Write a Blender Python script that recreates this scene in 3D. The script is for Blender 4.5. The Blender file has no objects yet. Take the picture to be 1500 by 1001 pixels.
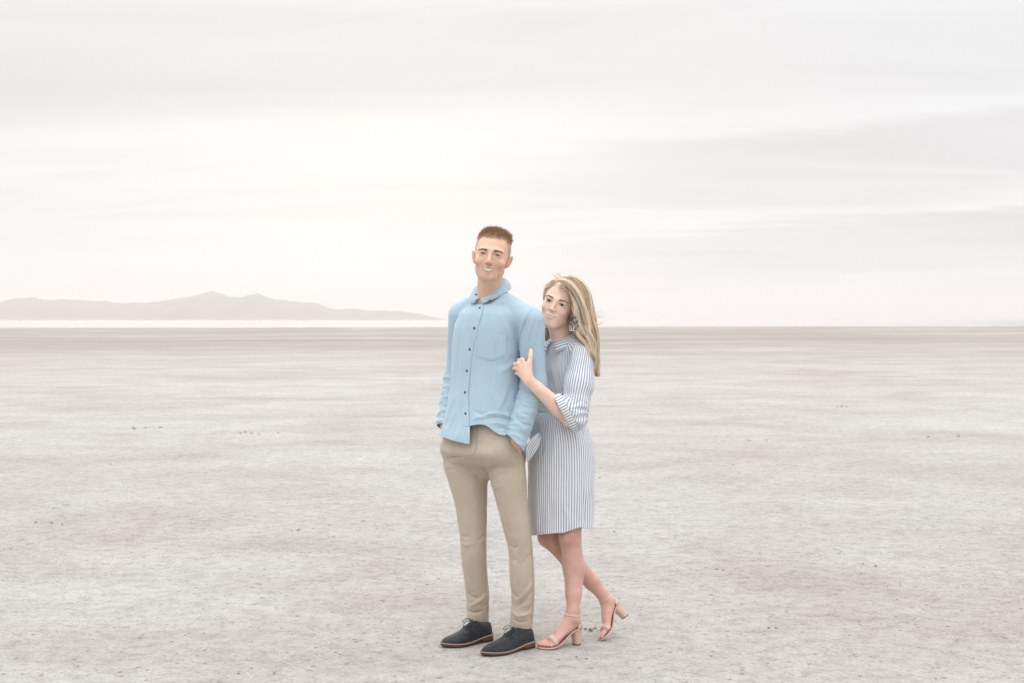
import bpy, bmesh, math, random
import numpy as np
from mathutils import Vector, Matrix
from mathutils.bvhtree import BVHTree

random.seed(7)
rng = np.random.default_rng(11)
rad = math.radians
sc = bpy.context.scene
COL = sc.collection

# ------------------------------------------------------------------ camera
LENS, SENSOR = 50.0, 36.0
FPX = 1500 * LENS / SENSOR
CAM = np.array((0.0, -6.18, 1.41))
PITCH = math.atan(32.0 / FPX)
cam_d = bpy.data.cameras.new('camera')
cam = bpy.data.objects.new('camera', cam_d)
COL.objects.link(cam)
cam.location = CAM
cam.rotation_euler = (rad(90) - PITCH, 0, 0)
cam_d.lens = LENS
cam_d.sensor_width = SENSOR
cam_d.clip_start = 0.05
cam_d.clip_end = 60000
cam_d.dof.use_dof = True
cam_d.dof.focus_distance = 6.15
cam_d.dof.aperture_fstop = 5.6
sc.camera = cam

# ------------------------------------------------------------------ sky and sun
SUN_AZ = -5.2      # degrees to the left of straight ahead (+Y)
SUN_EL = 7.0
SKY = 1.0
w = bpy.data.worlds.new('World')
sc.world = w
w.use_nodes = True
nt = w.node_tree
nt.nodes.clear()
def wn(t, **kw):
    n = nt.nodes.new(t)
    for k, v in kw.items():
        setattr(n, k, v)
    return n
def wmath(op, a, b=None, c=None, clamp=False):
    n = wn('ShaderNodeMath', operation=op, use_clamp=clamp)
    for i, v in enumerate((a, b, c)):
        if v is None:
            continue
        if isinstance(v, (int, float)):
            n.inputs[i].default_value = v
        else:
            nt.links.new(v, n.inputs[i])
    return n.outputs[0]
w_out = wn('ShaderNodeOutputWorld')
w_bg = wn('ShaderNodeBackground')
nt.links.new(w_bg.outputs[0], w_out.inputs[0])
sky = wn('ShaderNodeTexSky', sky_type='NISHITA')
sky.sun_disc = False
sky.sun_elevation = rad(SUN_EL)
sky.sun_rotation = rad(SUN_AZ)
sky.dust_density = 3.0
tc = wn('ShaderNodeTexCoord')
sep = wn('ShaderNodeSeparateXYZ')
nt.links.new(tc.outputs['Generated'], sep.inputs[0])
dz = wmath('MAXIMUM', sep.outputs[2], 0.0)
# cloud deck: the view direction projected on a high flat layer, so bands flatten towards the horizon
den = wmath('ADD', dz, 0.10)
ux = wmath('DIVIDE', sep.outputs[0], den)
uy = wmath('DIVIDE', sep.outputs[1], den)
comb = wn('ShaderNodeCombineXYZ')
nt.links.new(ux, comb.inputs[0])
nt.links.new(uy, comb.inputs[1])
def cloud_noise(rot, scale, loc, detail, distort, sc_in, rough=0.55):
    m = wn('ShaderNodeMapping')
    m.inputs['Rotation'].default_value = (0, 0, rot)
    m.inputs['Scale'].default_value = scale
    m.inputs['Location'].default_value = loc
    nt.links.new(comb.outputs[0], m.inputs[0])
    n = wn('ShaderNodeTexNoise')
    n.inputs['Scale'].default_value = sc_in
    n.inputs['Detail'].default_value = detail
    n.inputs['Roughness'].default_value = rough
    n.inputs['Distortion'].default_value = distort
    nt.links.new(m.outputs[0], n.inputs['Vector'])
    return n.outputs[0]
n1 = cloud_noise(rad(14), (0.35, 0.95, 1), (3.4, 1.2, 0), 5, 0.6, 1.0)
n2 = cloud_noise(rad(20), (0.5, 2.0, 1), (0.3, 7.7, 0), 7, 0.9, 1.0, 0.62)
# elevation and azimuth in degrees; the cloud banks slope gently up to the right
el = wmath('MULTIPLY', wmath('ARCSINE', dz), 57.2958)
az = wmath('MULTIPLY', wmath('ARCTAN2', sep.outputs[0], sep.outputs[1]), 57.2958)
wob = wmath('ADD', wmath('MULTIPLY', wmath('SUBTRACT', n1, 0.5), 4.2), wmath('MULTIPLY', wmath('SUBTRACT', n2, 0.5), 1.6))
wob = wmath('MULTIPLY', wob, wmath('MINIMUM', wmath('MULTIPLY', el, 0.45), 1.0))
ee = wmath('ADD', wmath('SUBTRACT', el, wmath('MULTIPLY', wmath('MAXIMUM', wmath('MINIMUM', az, 25.0), -25.0), 0.055)), wob)
def profile(stops):
    r = wn('ShaderNodeValToRGB')
    r.color_ramp.interpolation = 'EASE'
    e = r.color_ramp.elements
    while len(e) < len(stops):
        e.new(0.5)
    for k, (p, v) in zip(e, stops):
        k.position = p / 20.0
        k.color = (v, v, v, 1)
    nt.links.new(wmath('DIVIDE', ee, 20.0), r.inputs[0])
    return r.outputs[0]
p_left = profile([(0.0, 0.885), (1.2, 0.91), (3.4, 0.885), (4.6, 0.82), (6.0, 0.86), (8.0, 0.85), (9.6, 0.72), (11.2, 0.705), (13.5, 0.80), (18.0, 0.775)])
p_right = profile([(0.0, 0.80), (0.45, 0.83), (0.8, 0.845), (1.1, 0.785), (2.2, 0.735), (3.1, 0.75), (3.7, 0.87), (4.4, 0.765), (6.6, 0.73), (7.4, 0.83), (8.6, 0.765), (11.0, 0.735), (13.0, 0.765), (18.0, 0.775)])
side = wn('ShaderNodeMapRange', interpolation_type='SMOOTHSTEP')
side.inputs['From Min'].default_value = -5.0
side.inputs['From Max'].default_value = 8.0
nt.links.new(wmath('ADD', az, wmath('MULTIPLY', wob, 2.0)), side.inputs[0])
pm = wn('ShaderNodeMix', data_type='FLOAT')
nt.links.new(side.outputs[0], pm.inputs[0]); nt.links.new(p_left, pm.inputs[2]); nt.links.new(p_right, pm.inputs[3])
bands = wmath('MULTIPLY', wmath('SUBTRACT', n2, 0.5), 0.19)
# a little brighter where the sun stands behind the cloud
sdir = (math.sin(rad(SUN_AZ)) * math.cos(rad(2.5)), math.cos(rad(SUN_AZ)) * math.cos(rad(2.5)), math.sin(rad(2.5)))
dot = wn('ShaderNodeVectorMath', operation='DOT_PRODUCT')
nt.links.new(tc.outputs['Generated'], dot.inputs[0])
dot.inputs[1].default_value = sdir
ang = wmath('ARCCOSINE', wmath('MINIMUM', dot.outputs['Value'], 1.0))
glow = wmath('POWER', 2.718, wmath('MULTIPLY', wmath('POWER', wmath('DIVIDE', ang, 0.20), 2.0), -1.0))
# overcast dome: brighter towards the zenith
dome = wmath('MULTIPLY', wmath('POWER', dz, 2.1), 2.1)
lum = wmath('ADD', wmath('ADD', wmath('ADD', wmath('MULTIPLY', pm.outputs[0], 0.872), dome), bands), wmath('MULTIPLY', glow, 0.05))
cmix = wn('ShaderNodeMix', data_type='RGBA')
nt.links.new(wmath('MULTIPLY', glow, 1.0, clamp=True), cmix.inputs[0])
cmix.inputs[6].default_value = (0.983, 0.988, 0.998, 1)
cmix.inputs[7].default_value = (1.0, 0.987, 0.977, 1)
vm = wn('ShaderNodeVectorMath', operation='SCALE')
nt.links.new(cmix.outputs[2], vm.inputs[0])
nt.links.new(lum, vm.inputs['Scale'])
skys = wn('ShaderNodeVectorMath', operation='SCALE')
nt.links.new(sky.outputs[0], skys.inputs[0])
skys.inputs['Scale'].default_value = 0.05
cover = wn('ShaderNodeMix', data_type='RGBA')
cover.inputs[0].default_value = 0.985          # thick cloud cover: very little clear sky gets through
nt.links.new(skys.outputs[0], cover.inputs[6])
nt.links.new(vm.outputs[0], cover.inputs[7])
nt.links.new(cover.outputs[2], w_bg.inputs[0])
w_bg.inputs[1].default_value = SKY
w.cycles.sampling_method = 'MANUAL'
w.cycles.sample_map_resolution = 256

sun_d = bpy.data.lights.new('sun', 'SUN')
sun = bpy.data.objects.new('sun', sun_d)
COL.objects.link(sun)
sun_d.energy = 0.85
sun_d.angle = rad(50)
sun_d.color = (1.0, 0.86, 0.70)
sv = Vector((math.sin(rad(SUN_AZ)) * math.cos(rad(SUN_EL)), math.cos(rad(SUN_AZ)) * math.cos(rad(SUN_EL)), math.sin(rad(SUN_EL))))
sun.rotation_euler = sv.to_track_quat('Z', 'Y').to_euler()

vs = sc.view_settings
sc.display_settings.display_device = 'sRGB'
vs.view_transform = 'Standard'
vs.look = 'None'
vs.gamma = 1.0
vs.exposure = 0.27
vs.use_curve_mapping = False
sc.render.engine = 'CYCLES'
cy = sc.cycles
cy.use_denoising = True
try:
    cy.denoiser = 'OPENIMAGEDENOISE'
    cy.denoising_input_passes = 'RGB_ALBEDO_NORMAL'
    cy.denoising_prefilter = 'NONE'
except Exception:
    pass
cy.max_bounces = 10
cy.diffuse_bounces = 6
cy.glossy_bounces = 3
cy.transmission_bounces = 8
cy.volume_bounces = 1
cy.sample_clamp_indirect = 4.0
sc.render.film_transparent = False
sc.render.filter_size = 0.9
# ------------------------------------------------------------------ helpers
def at(px, py, y):
    """the point of the place seen at pixel (px, py) of the 1500 px wide photograph, y metres behind the couple's line"""
    d = np.array((0, math.cos(PITCH), -math.sin(PITCH))) + np.array((1, 0, 0)) * (px - 750) / FPX \
        + np.array((0, math.sin(PITCH), math.cos(PITCH))) * (500.5 - py) / FPX
    return CAM + d * ((y - CAM[1]) / d[1])

def ss(a, b, x):
    t = np.clip((x - a) / (b - a), 0, 1)
    return t * t * (3 - 2 * t)

# numpy gradient noise
_perm = np.random.default_rng(5).permutation(256)
_perm = np.concatenate([_perm, _perm, _perm])
_g = np.random.default_rng(6).normal(size=(256, 3))
_g /= np.linalg.norm(_g, axis=1)[:, None]
def noise(P):
    P = np.asarray(P, dtype=np.float64)
    i = np.floor(P).astype(np.int64)
    f = P - i
    u = f * f * f * (f * (f * 6 - 15) + 10)
    i &= 255
    out = 0
    for dx in (0, 1):
        wx = u[:, 0] if dx else 1 - u[:, 0]
        for dy in (0, 1):
            wy = u[:, 1] if dy else 1 - u[:, 1]
            for dz_ in (0, 1):
                wz = u[:, 2] if dz_ else 1 - u[:, 2]
                h = _perm[_perm[_perm[(i[:, 0] + dx) & 255] + ((i[:, 1] + dy) & 255)] + ((i[:, 2] + dz_) & 255)]
                out = out + wx * wy * wz * np.einsum('ij,ij->i', _g[h], f - np.array((dx, dy, dz_)))
    return out * 1.5
def fbm(P, n=4, gain=0.5):
    a, s, o = 1.0, 1.0, 0
    for k in range(n):
        o = o + a * noise(P * s + 17.3 * k)
        a *= gain
        s *= 2.03
    return o

def link(name, me, mat=None, parent=None):
    o = bpy.data.objects.new(name, me)
    COL.objects.link(o)
    if mat is not None:
        for m in (mat if isinstance(mat, (list, tuple)) else [mat]):
            me.materials.append(m)
    if parent is not None:
        o.parent = parent
        o.matrix_parent_inverse = Matrix.Identity(4)
        if parent.name in bases:
            o.location = -Vector(bases[parent.name])
        else:
            pass
    return o
bases = {}

def np_mesh(name, V, faces, smooth=True):
    """faces: (n,3) or (n,4) int arrays (or a list of such arrays)"""
    me = bpy.data.meshes.new(name)
    fl = faces if isinstance(faces, list) else [faces]
    fl = [np.asarray(f, dtype=np.int32) for f in fl if len(f)]
    V = np.asarray(V, dtype=np.float32)
    me.vertices.add(len(V))
    me.vertices.foreach_set('co', V.ravel())
    loops = np.concatenate([f.ravel() for f in fl])
    counts = np.concatenate([np.full(len(f), f.shape[1], dtype=np.int32) for f in fl])
    starts = np.concatenate([[0], np.cumsum(counts)[:-1]]).astype(np.int32)
    me.loops.add(len(loops))
    me.loops.foreach_set('vertex_index', loops)
    me.polygons.add(len(counts))
    me.polygons.foreach_set('loop_start', starts)
    me.update(calc_edges=True)
    me.validate()
    if smooth:
        me.polygons.foreach_set('use_smooth', np.ones(len(me.polygons), dtype=bool))
    return me

def set_col(me, name, C):
    a = me.color_attributes.new(name, 'FLOAT_COLOR', 'POINT')
    C = np.asarray(C, dtype=np.float32)
    if C.shape[1] == 3:
        C = np.concatenate([C, np.ones((len(C), 1), np.float32)], 1)
    a.data.foreach_set('color', C.ravel())

def set_uv(me, UV):
    """UV per vertex"""
    uvl = me.uv_layers.new(name='uv')
    li = np.zeros(len(me.loops), dtype=np.int32)
    me.loops.foreach_get('vertex_index', li)
    uvl.data.foreach_set('uv', np.asarray(UV, np.float32)[li].ravel())

def set_uv_loops(me, UVl):
    uvl = me.uv_layers.new(name='uv')
    uvl.data.foreach_set('uv', np.asarray(UVl, np.float32).ravel())

def solidify(o, t, off=-1):
    m = o.modifiers.new('thickness', 'SOLIDIFY')
    m.thickness = t
    m.offset = off
    return m

def vnormals(V, F):
    T = F if F.shape[1] == 3 else np.concatenate([F[:, [0, 1, 2]], F[:, [0, 2, 3]]])
    n = np.cross(V[T[:, 1]] - V[T[:, 0]], V[T[:, 2]] - V[T[:, 0]])
    N = np.zeros_like(V)
    for k in range(3):
        np.add.at(N, T[:, k], n)
    return N / np.maximum(np.linalg.norm(N, axis=1)[:, None], 1e-12)

# --- tubes, strips
def frames(P):
    P = np.asarray(P, float)
    T = np.gradient(P, axis=0)
    T /= np.maximum(np.linalg.norm(T, axis=1)[:, None], 1e-9)
    a = np.array((0, 0, 1.0)) if abs(T[0, 2]) < 0.9 else np.array((1.0, 0, 0))
    U = np.zeros_like(P)
    u = np.cross(a, T[0]); u /= np.linalg.norm(u)
    for i in range(len(P)):
        u = u - T[i] * np.dot(u, T[i])
        u /= max(np.linalg.norm(u), 1e-9)
        U[i] = u
    return T, U, np.cross(T, U)
def tube(P, r, n=8, caps=True, flat=1.0, updir=None):
    """returns V, F(quads) of a tube along P with radius r (scalar or per point)"""
    P = np.asarray(P, float)
    r = np.broadcast_to(np.asarray(r, float), (len(P),))
    T, U, B = frames(P)
    if updir is not None:
        ud = np.asarray(updir, float)
        B = ud - T * (T @ ud)[:, None] if ud.ndim == 1 else ud - T * np.einsum('ij,ij->i', T, ud)[:, None]
        B /= np.maximum(np.linalg.norm(B, axis=1)[:, None], 1e-9)
        U = np.cross(B, T)
    a = np.linspace(0, 2 * math.pi, n, endpoint=False)
    V = P[:, None] + r[:, None, None] * (np.cos(a)[None, :, None] * U[:, None] + flat * np.sin(a)[None, :, None] * B[:, None])
    m = len(P)
    V = V.reshape(-1, 3)
    i, j = np.meshgrid(np.arange(m - 1), np.arange(n), indexing='ij')
    i, j = i.ravel(), j.ravel()
    k = (j + 1) % n
    F = np.stack([i * n + j, i * n + k, (i + 1) * n + k, (i + 1) * n + j], 1)
    if caps:
        V = np.concatenate([V, P[:1], P[-1:]])
        c0, c1 = m * n, m * n + 1
        jj = np.arange(n); kk = (jj + 1) % n
        F = np.concatenate([F, np.stack([np.full(n, c0), kk, jj, jj], 1), np.stack([np.full(n, c1), (m - 1) * n + jj, (m - 1) * n + kk, (m - 1) * n + kk], 1)])
    return V, F
def split_faces(F):
    """quads whose last two indices match are triangles"""
    F = np.asarray(F)
    t = F[:, 2] == F[:, 3]
    return [F[~t], F[t][:, :3]]
class MB:
    """collects shapes into one mesh"""
    def __init__(s):
        s.V, s.F, s.n, s.C = [], [], 0, []
    def add(s, V, F, c=None):
        F = np.asarray(F)
        if F.shape[1] == 3:
            F = np.concatenate([F, F[:, 2:]], 1)
        s.V.append(np.asarray(V, float)); s.F.append(F + s.n); s.n += len(V)
        if c is not None:
            s.C.append(np.broadcast_to(np.asarray(c, float), (len(V), 3)))
        return s
    def tube(s, P, r, n=8, c=None, **k):
        return s.add(*tube(P, r, n, **k), c=c)
    def build(s, name, mat, parent=None, smooth=True):
        V = np.concatenate(s.V); F = np.concatenate(s.F)
        me = np_mesh(name, V, split_faces(F), smooth)
        if s.C:
            set_col(me, 'col', np.concatenate(s.C))
        return link(name, me, mat, parent)
def ellipsoid(c, r, R=None, nu=14, nv=10):
    a = np.linspace(0, 2 * math.pi, nu, endpoint=False); b = np.linspace(-math.pi / 2, math.pi / 2, nv)
    bb, aa = np.meshgrid(b, a, indexing='ij')
    V = np.stack([np.cos(bb) * np.cos(aa) * r[0], np.cos(bb) * np.sin(aa) * r[1], np.sin(bb) * r[2]], -1).reshape(-1, 3)
    if R is not None:
        V = V @ np.asarray(R).T
    i, j = np.meshgrid(np.arange(nv - 1), np.arange(nu), indexing='ij'); i, j = i.ravel(), j.ravel(); k = (j + 1) % nu
    return V + np.asarray(c), np.stack([i * nu + j, i * nu + k, (i + 1) * nu + k, (i + 1) * nu + j], 1)
def bez(pts, n=20):
    """smooth Catmull-Rom curve through the points"""
    P = np.asarray(pts, float)
    if len(P) == 2:
        t = np.linspace(0, 1, n)[:, None]
        return P[0] * (1 - t) + P[1] * t
    Q = np.concatenate([[2 * P[0] - P[1]], P, [2 * P[-1] - P[-2]]])
    m = len(P) - 1
    s = np.linspace(0, m, n)
    k = np.minimum(s.astype(int), m - 1)
    t = (s - k)[:, None]
    a, b, c, d = Q[k], Q[k + 1], Q[k + 2], Q[k + 3]
    return 0.5 * (2 * b + (c - a) * t + (2 * a - 5 * b + 4 * c - d) * t ** 2 + (3 * b - a - 3 * c + d) * t ** 3)

# --- signed distance shapes on a tensor grid, meshed by surface nets
BIG = 0.08
def smin(a, b, k):
    h = np.clip(0.5 + 0.5 * (b - a) / k, 0, 1)
    return b * (1 - h) + a * h - k * h * (1 - h)
def smax(a, b, k):
    return -smin(-a, -b, k)
class Prim:
    def __init__(s, f, lo, hi):
        s.f, s.lo, s.hi = f, np.asarray(lo, float), np.asarray(hi, float)
def rot_to(R):
    return np.asarray(R, float)
def ell(c, r, R=None):
    c, r = np.asarray(c, float), np.asarray(r, float)
    def f(P):
        q = P - c
        if R is not None:
            q = q @ R
        k0 = np.linalg.norm(q / r, axis=1)
        k1 = np.linalg.norm(q / (r * r), axis=1)
        return k0 * (k0 - 1) / np.maximum(k1, 1e-9)
    m = r.max()
    return Prim(f, c - m, c + m)
def cap(a, b, ra, rb=None):
    a, b = np.asarray(a, float), np.asarray(b, float)
    rb = ra if rb is None else rb
    ab = b - a
    L = max(ab @ ab, 1e-12)
    def f(P):
        t = np.clip((P - a) @ ab / L, 0, 1)
        return np.linalg.norm(P - a - t[:, None] * ab, axis=1) - (ra + (rb - ra) * t)
    m = max(ra, rb)
    return Prim(f, np.minimum(a, b) - m, np.maximum(a, b) + m)
def ecap(a, b, ra, rb, axis, flat):
    """capsule squashed along `axis` by `flat` (<1 thinner)"""
    a, b = np.asarray(a, float), np.asarray(b, float)
    ab = b - a
    L = max(ab @ ab, 1e-12)
    ax = np.asarray(axis, float); ax = ax / np.linalg.norm(ax)
    def f(P):
        t = np.clip((P - a) @ ab / L, 0, 1)
        q = P - a - t[:, None] * ab
        s = q @ ax
        q = q + ax * (s * (1 / flat - 1))[:, None]
        r = ra + (rb - ra) * t
        n = np.linalg.norm(q, axis=1)
        return (n - r) * np.where(np.abs(s) > 1e-9, flat + (1 - flat) * np.clip(1 - np.abs(s) / flat / np.maximum(n, 1e-9), 0, 1), 1)
    m = max(ra, rb)
    return Prim(f, np.minimum(a, b) - m, np.maximum(a, b) + m)
def zloft(rows, n=2.0):
    """rows: (z, cx, cy, A, B, yaw deg) from top to bottom or reverse; a smooth vertical loft"""
    R = np.array(sorted(rows), float)
    zz = R[:, 0]
    zs = np.linspace(zz[0], zz[-1], 240)
    # monotone-ish cubic on uneven knots
    def hermite(y):
        h = np.diff(zz); d = np.diff(y) / h
        m = np.zeros_like(y)
        m[1:-1] = np.where(d[:-1] * d[1:] > 0, 2 * d[:-1] * d[1:] / np.where(np.abs(d[:-1] + d[1:]) < 1e-12, 1, d[:-1] + d[1:]), 0.25 * (d[:-1] + d[1:]))
        m[0], m[-1] = d[0], d[-1]
        k = np.clip(np.searchsorted(zz, zs) - 1, 0, len(h) - 1)
        t = (zs - zz[k]) / h[k]
        return (2 * t**3 - 3 * t**2 + 1) * y[k] + (t**3 - 2 * t**2 + t) * h[k] * m[k] + (-2 * t**3 + 3 * t**2) * y[k + 1] + (t**3 - t**2) * h[k] * m[k + 1]
    tab = [hermite(R[:, j]) for j in range(1, 6)]
    def params(z):
        return [np.interp(z, zs, t) for t in tab]
    def f(P):
        cx, cy, A, B, yw = params(P[:, 2])
        c, s = np.cos(np.radians(yw)), np.sin(np.radians(yw))
        x, y = P[:, 0] - cx, P[:, 1] - cy
        u = x * c + y * s
        v = -x * s + y * c
        k0 = (np.abs(u / A) ** n + np.abs(v / B) ** n) ** (1 / n)
        rr = np.hypot(u, v)
        d = np.where(k0 > 0.2, (k0 - 1) * rr / np.maximum(k0, 1e-6), -0.5 * np.minimum(A, B))
        return np.maximum(d, np.maximum(P[:, 2] - zz[-1], zz[0] - P[:, 2]))
    m = max(R[:, 3].max(), R[:, 4].max())
    p = Prim(f, (R[:, 1].min() - m, R[:, 2].min() - m, zz[0]), (R[:, 1].max() + m, R[:, 2].max() + m, zz[-1]))
    p.params = params
    return p
class Shape:
    def __init__(s):
        s.ops = []
    def add(s, p, k=0.01):
        s.ops.append((0, p, k)); return s
    def sub(s, p, k=0.005):
        s.ops.append((1, p, k)); return s
    def disp(s, f, lo, hi):
        s.ops.append((2, Prim(f, lo, hi), 0)); return s
    def sub_shape(s, other, k):
        s.ops.append((0, Prim(other, other.lo, other.hi), k)); return s
    def __call__(s, P):
        d = np.full(len(P), BIG)
        lo, hi = P.min(0), P.max(0)
        for op, p, k in s.ops:
            m = BIG + 0.0 if op == 0 else max(0.02, k * 2)
            if np.any(p.lo - m > hi) or np.any(p.hi + m < lo):
                continue
            near = np.all((P > p.lo - m) & (P < p.hi + m), axis=1)
            if not near.any():
                continue
            Q = P[near]
            v = p.f(Q)
            e = d[near]
            if op == 0:
                d[near] = smin(e, v, k)
            elif op == 1:
                d[near] = smax(e, -v, k)
            else:
                d[near] = e + v
        return d
class Framed:
    """a Shape in a local frame: R columns are the local axes"""
    def __init__(s, shape, c, R, scale, lo, hi):
        s.shape, s.c, s.R, s.s = shape, np.asarray(c, float), np.asarray(R, float), scale
        K = np.array([[x, y, z] for x in (lo[0], hi[0]) for y in (lo[1], hi[1]) for z in (lo[2], hi[2])])
        K = K * scale @ s.R.T + s.c
        s.lo, s.hi = K.min(0), K.max(0)
    def __call__(s, P):
        return s.shape((P - s.c) @ s.R / s.s) * s.s
    def to_local(s, P):
        return (P - s.c) @ s.R / s.s
    def to_world(s, Q):
        return np.asarray(Q, float) * s.s @ s.R.T + s.c

def axis(*segs):
    """grid lines: axis((a, b, step), (b, c, step) ...)"""
    out = []
    for a, b, st in segs:
        n = max(2, int(round((b - a) / st)) + 1)
        v = np.linspace(a, b, n)
        out.append(v if not out else v[1:])
    return np.concatenate(out)
def sdf_mesh(f, xs, ys, zs, B=8):
    axs = [xs, ys, zs]
    # pad to a multiple of B
    for i in range(3):
        a = axs[i]
        n = len(a) - 1
        extra = (-n) % B
        if extra:
            st = a[-1] - a[-2]
            axs[i] = np.concatenate([a, a[-1] + st * np.arange(1, extra + 1)])
    xs, ys, zs = axs
    N = [len(a) for a in axs]
    nb = [(n - 1) // B for n in N]
    cen = [0.5 * (a[0:-1:B] + a[B::B]) for a in axs]
    hal = [0.5 * (a[B::B] - a[0:-1:B]) for a in axs]
    C = np.stack(np.meshgrid(*cen, indexing='ij'), -1).reshape(-1, 3)
    Hd = np.sqrt(sum(h ** 2 for h in np.meshgrid(*hal, indexing='ij'))).ravel()
    d = np.concatenate([f(C[i:i + 20000]) for i in range(0, len(C), 20000)])
    act = (np.abs(d) < 1.25 * Hd + 0.004).reshape(nb)
    sgn = np.where(d < 0, -1.0, 1.0).astype(np.float32).reshape(nb)
    V = np.ones(N, np.float32)
    V[:-1, :-1, :-1] = np.repeat(np.repeat(np.repeat(sgn, B, 0), B, 1), B, 2)
    ai = np.argwhere(act)
    ai = ai[np.lexsort((ai[:, 1], ai[:, 0], ai[:, 2]))]
    o = np.arange(B + 1)
    off = np.stack(np.meshgrid(o, o, o, indexing='ij'), -1).reshape(-1, 3)
    step = 300
    for i in range(0, len(ai), step):
        I = (ai[i:i + step, None] * B + off[None]).reshape(-1, 3)
        P = np.stack([xs[I[:, 0]], ys[I[:, 1]], zs[I[:, 2]]], 1)
        V[I[:, 0], I[:, 1], I[:, 2]] = f(P)
    S = V < 0
    mix = np.zeros([n - 1 for n in N], bool)
    cnt = np.zeros([n - 1 for n in N], np.int8)
    for dx in (0, 1):
        for dy in (0, 1):
            for dz_ in (0, 1):
                cnt += S[dx:N[0] - 1 + dx, dy:N[1] - 1 + dy, dz_:N[2] - 1 + dz_]
    mix = (cnt > 0) & (cnt < 8)
    cell = np.argwhere(mix)
    idx = np.full(mix.shape, -1, np.int32)
    idx[mix] = np.arange(len(cell))
    acc = np.zeros((len(cell), 3)); num = np.zeros(len(cell))
    cor = [(a, b, c) for a in (0, 1) for b in (0, 1) for c in (0, 1)]
    G = lambda I: np.stack([xs[I[:, 0]], ys[I[:, 1]], zs[I[:, 2]]], 1)
    for a in cor:
        for ax_ in range(3):
            if a[ax_]:
                continue
            b = list(a); b[ax_] = 1
            Ia, Ib = cell + a, cell + b
            va, vb = V[Ia[:, 0], Ia[:, 1], Ia[:, 2]], V[Ib[:, 0], Ib[:, 1], Ib[:, 2]]
            m = (va < 0) != (vb < 0)
            t = (va[m] / (va[m] - vb[m]))[:, None]
            acc[m] += G(Ia[m]) * (1 - t) + G(Ib[m]) * t
            num[m] += 1
    P = acc / num[:, None]
    quads = []
    for ax_ in range(3):
        sl0 = [slice(None)] * 3; sl1 = [slice(None)] * 3
        sl0[ax_] = slice(0, -1); sl1[ax_] = slice(1, None)
        ch = S[tuple(sl0)] != S[tuple(sl1)]
        E = np.argwhere(ch)
        u, v = [(1, 2), (2, 0), (0, 1)][ax_]
        ok = (E[:, u] > 0) & (E[:, v] > 0) & (E[:, u] < N[u] - 1) & (E[:, v] < N[v] - 1)
        E = E[ok]
        def cid(du, dv):
            I = E.copy(); I[:, u] += du; I[:, v] += dv
            return idx[I[:, 0], I[:, 1], I[:, 2]]
        Q = np.stack([cid(-1, -1), cid(0, -1), cid(0, 0), cid(-1, 0)], 1)
        inside0 = S[E[:, 0], E[:, 1], E[:, 2]]
        Q = np.where(inside0[:, None], Q, Q[:, ::-1])
        quads.append(Q)
    Q = np.concatenate(quads)
    Q = Q[(Q >= 0).all(1)]
    return P, Q
def relax(V, F, n=2, lam=0.5, mask=None):
    """Laplacian smoothing"""
    E = np.concatenate([F[:, [i, (i + 1) % F.shape[1]]] for i in range(F.shape[1])])
    E = np.concatenate([E, E[:, ::-1]])
    deg = np.bincount(E[:, 0], minlength=len(V))[:, None]
    for _ in range(n):
        A = np.zeros_like(V)
        for k in range(3):
            A[:, k] = np.bincount(E[:, 0], weights=V[E[:, 1], k], minlength=len(V))
        D = (A / np.maximum(deg, 1) - V) * lam
        V = V + (D if mask is None else D * mask[:, None])
    return V
def tri(F):
    return F if F.shape[1] == 3 else np.concatenate([F[:, [0, 1, 2]], F[:, [0, 2, 3]]])
def clip(V, T, g):
    """keep the part of a triangle mesh where g >= 0 (g per vertex), cutting triangles exactly; returns V, T, source weights"""
    g = np.where(np.abs(g) < 1e-7, 1e-7, g)
    pos = g > 0
    c = pos[T].sum(1)
    keep = T[c == 3]
    newV = []; nv = len(V)
    edges = {}
    tris = [keep]
    out = []
    def cut(a, b):
        key = np.sort(np.stack([a, b], 1), 1)
        return key
    for n_in in (1, 2):
        X = T[c == n_in]
        if not len(X):
            continue
        p = pos[X]
        lone = p if n_in == 1 else ~p
        k = lone.argmax(1)
        r = np.arange(len(X))
        A, Bv, Cv = X[r, k], X[r, (k + 1) % 3], X[r, (k + 2) % 3]
        out.append((n_in, A, Bv, Cv))
    if out:
        keys = np.concatenate([np.concatenate([cut(A, Bv), cut(A, Cv)]) for _, A, Bv, Cv in out])
        uk, inv = np.unique(keys, axis=0, return_inverse=True)
        inv = inv.ravel()
        t = (g[uk[:, 0]] / (g[uk[:, 0]] - g[uk[:, 1]]))[:, None]
        NV = V[uk[:, 0]] * (1 - t) + V[uk[:, 1]] * t
        p0 = 0
        for n_in, A, Bv, Cv in out:
            m = len(A)
            ab = nv + inv[p0:p0 + m]; ac = nv + inv[p0 + m:p0 + 2 * m]; p0 += 2 * m
            if n_in == 1:
                tris.append(np.stack([A, ab, ac], 1))
            else:
                tris.append(np.stack([ab, Bv, Cv], 1)); tris.append(np.stack([ab, Cv, ac], 1))
        V2 = np.concatenate([V, NV])
    else:
        V2 = V
    T2 = np.concatenate(tris)
    used = np.zeros(len(V2), bool); used[T2.ravel()] = True
    mp = np.cumsum(used) - 1
    return V2[used], mp[T2]

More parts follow.
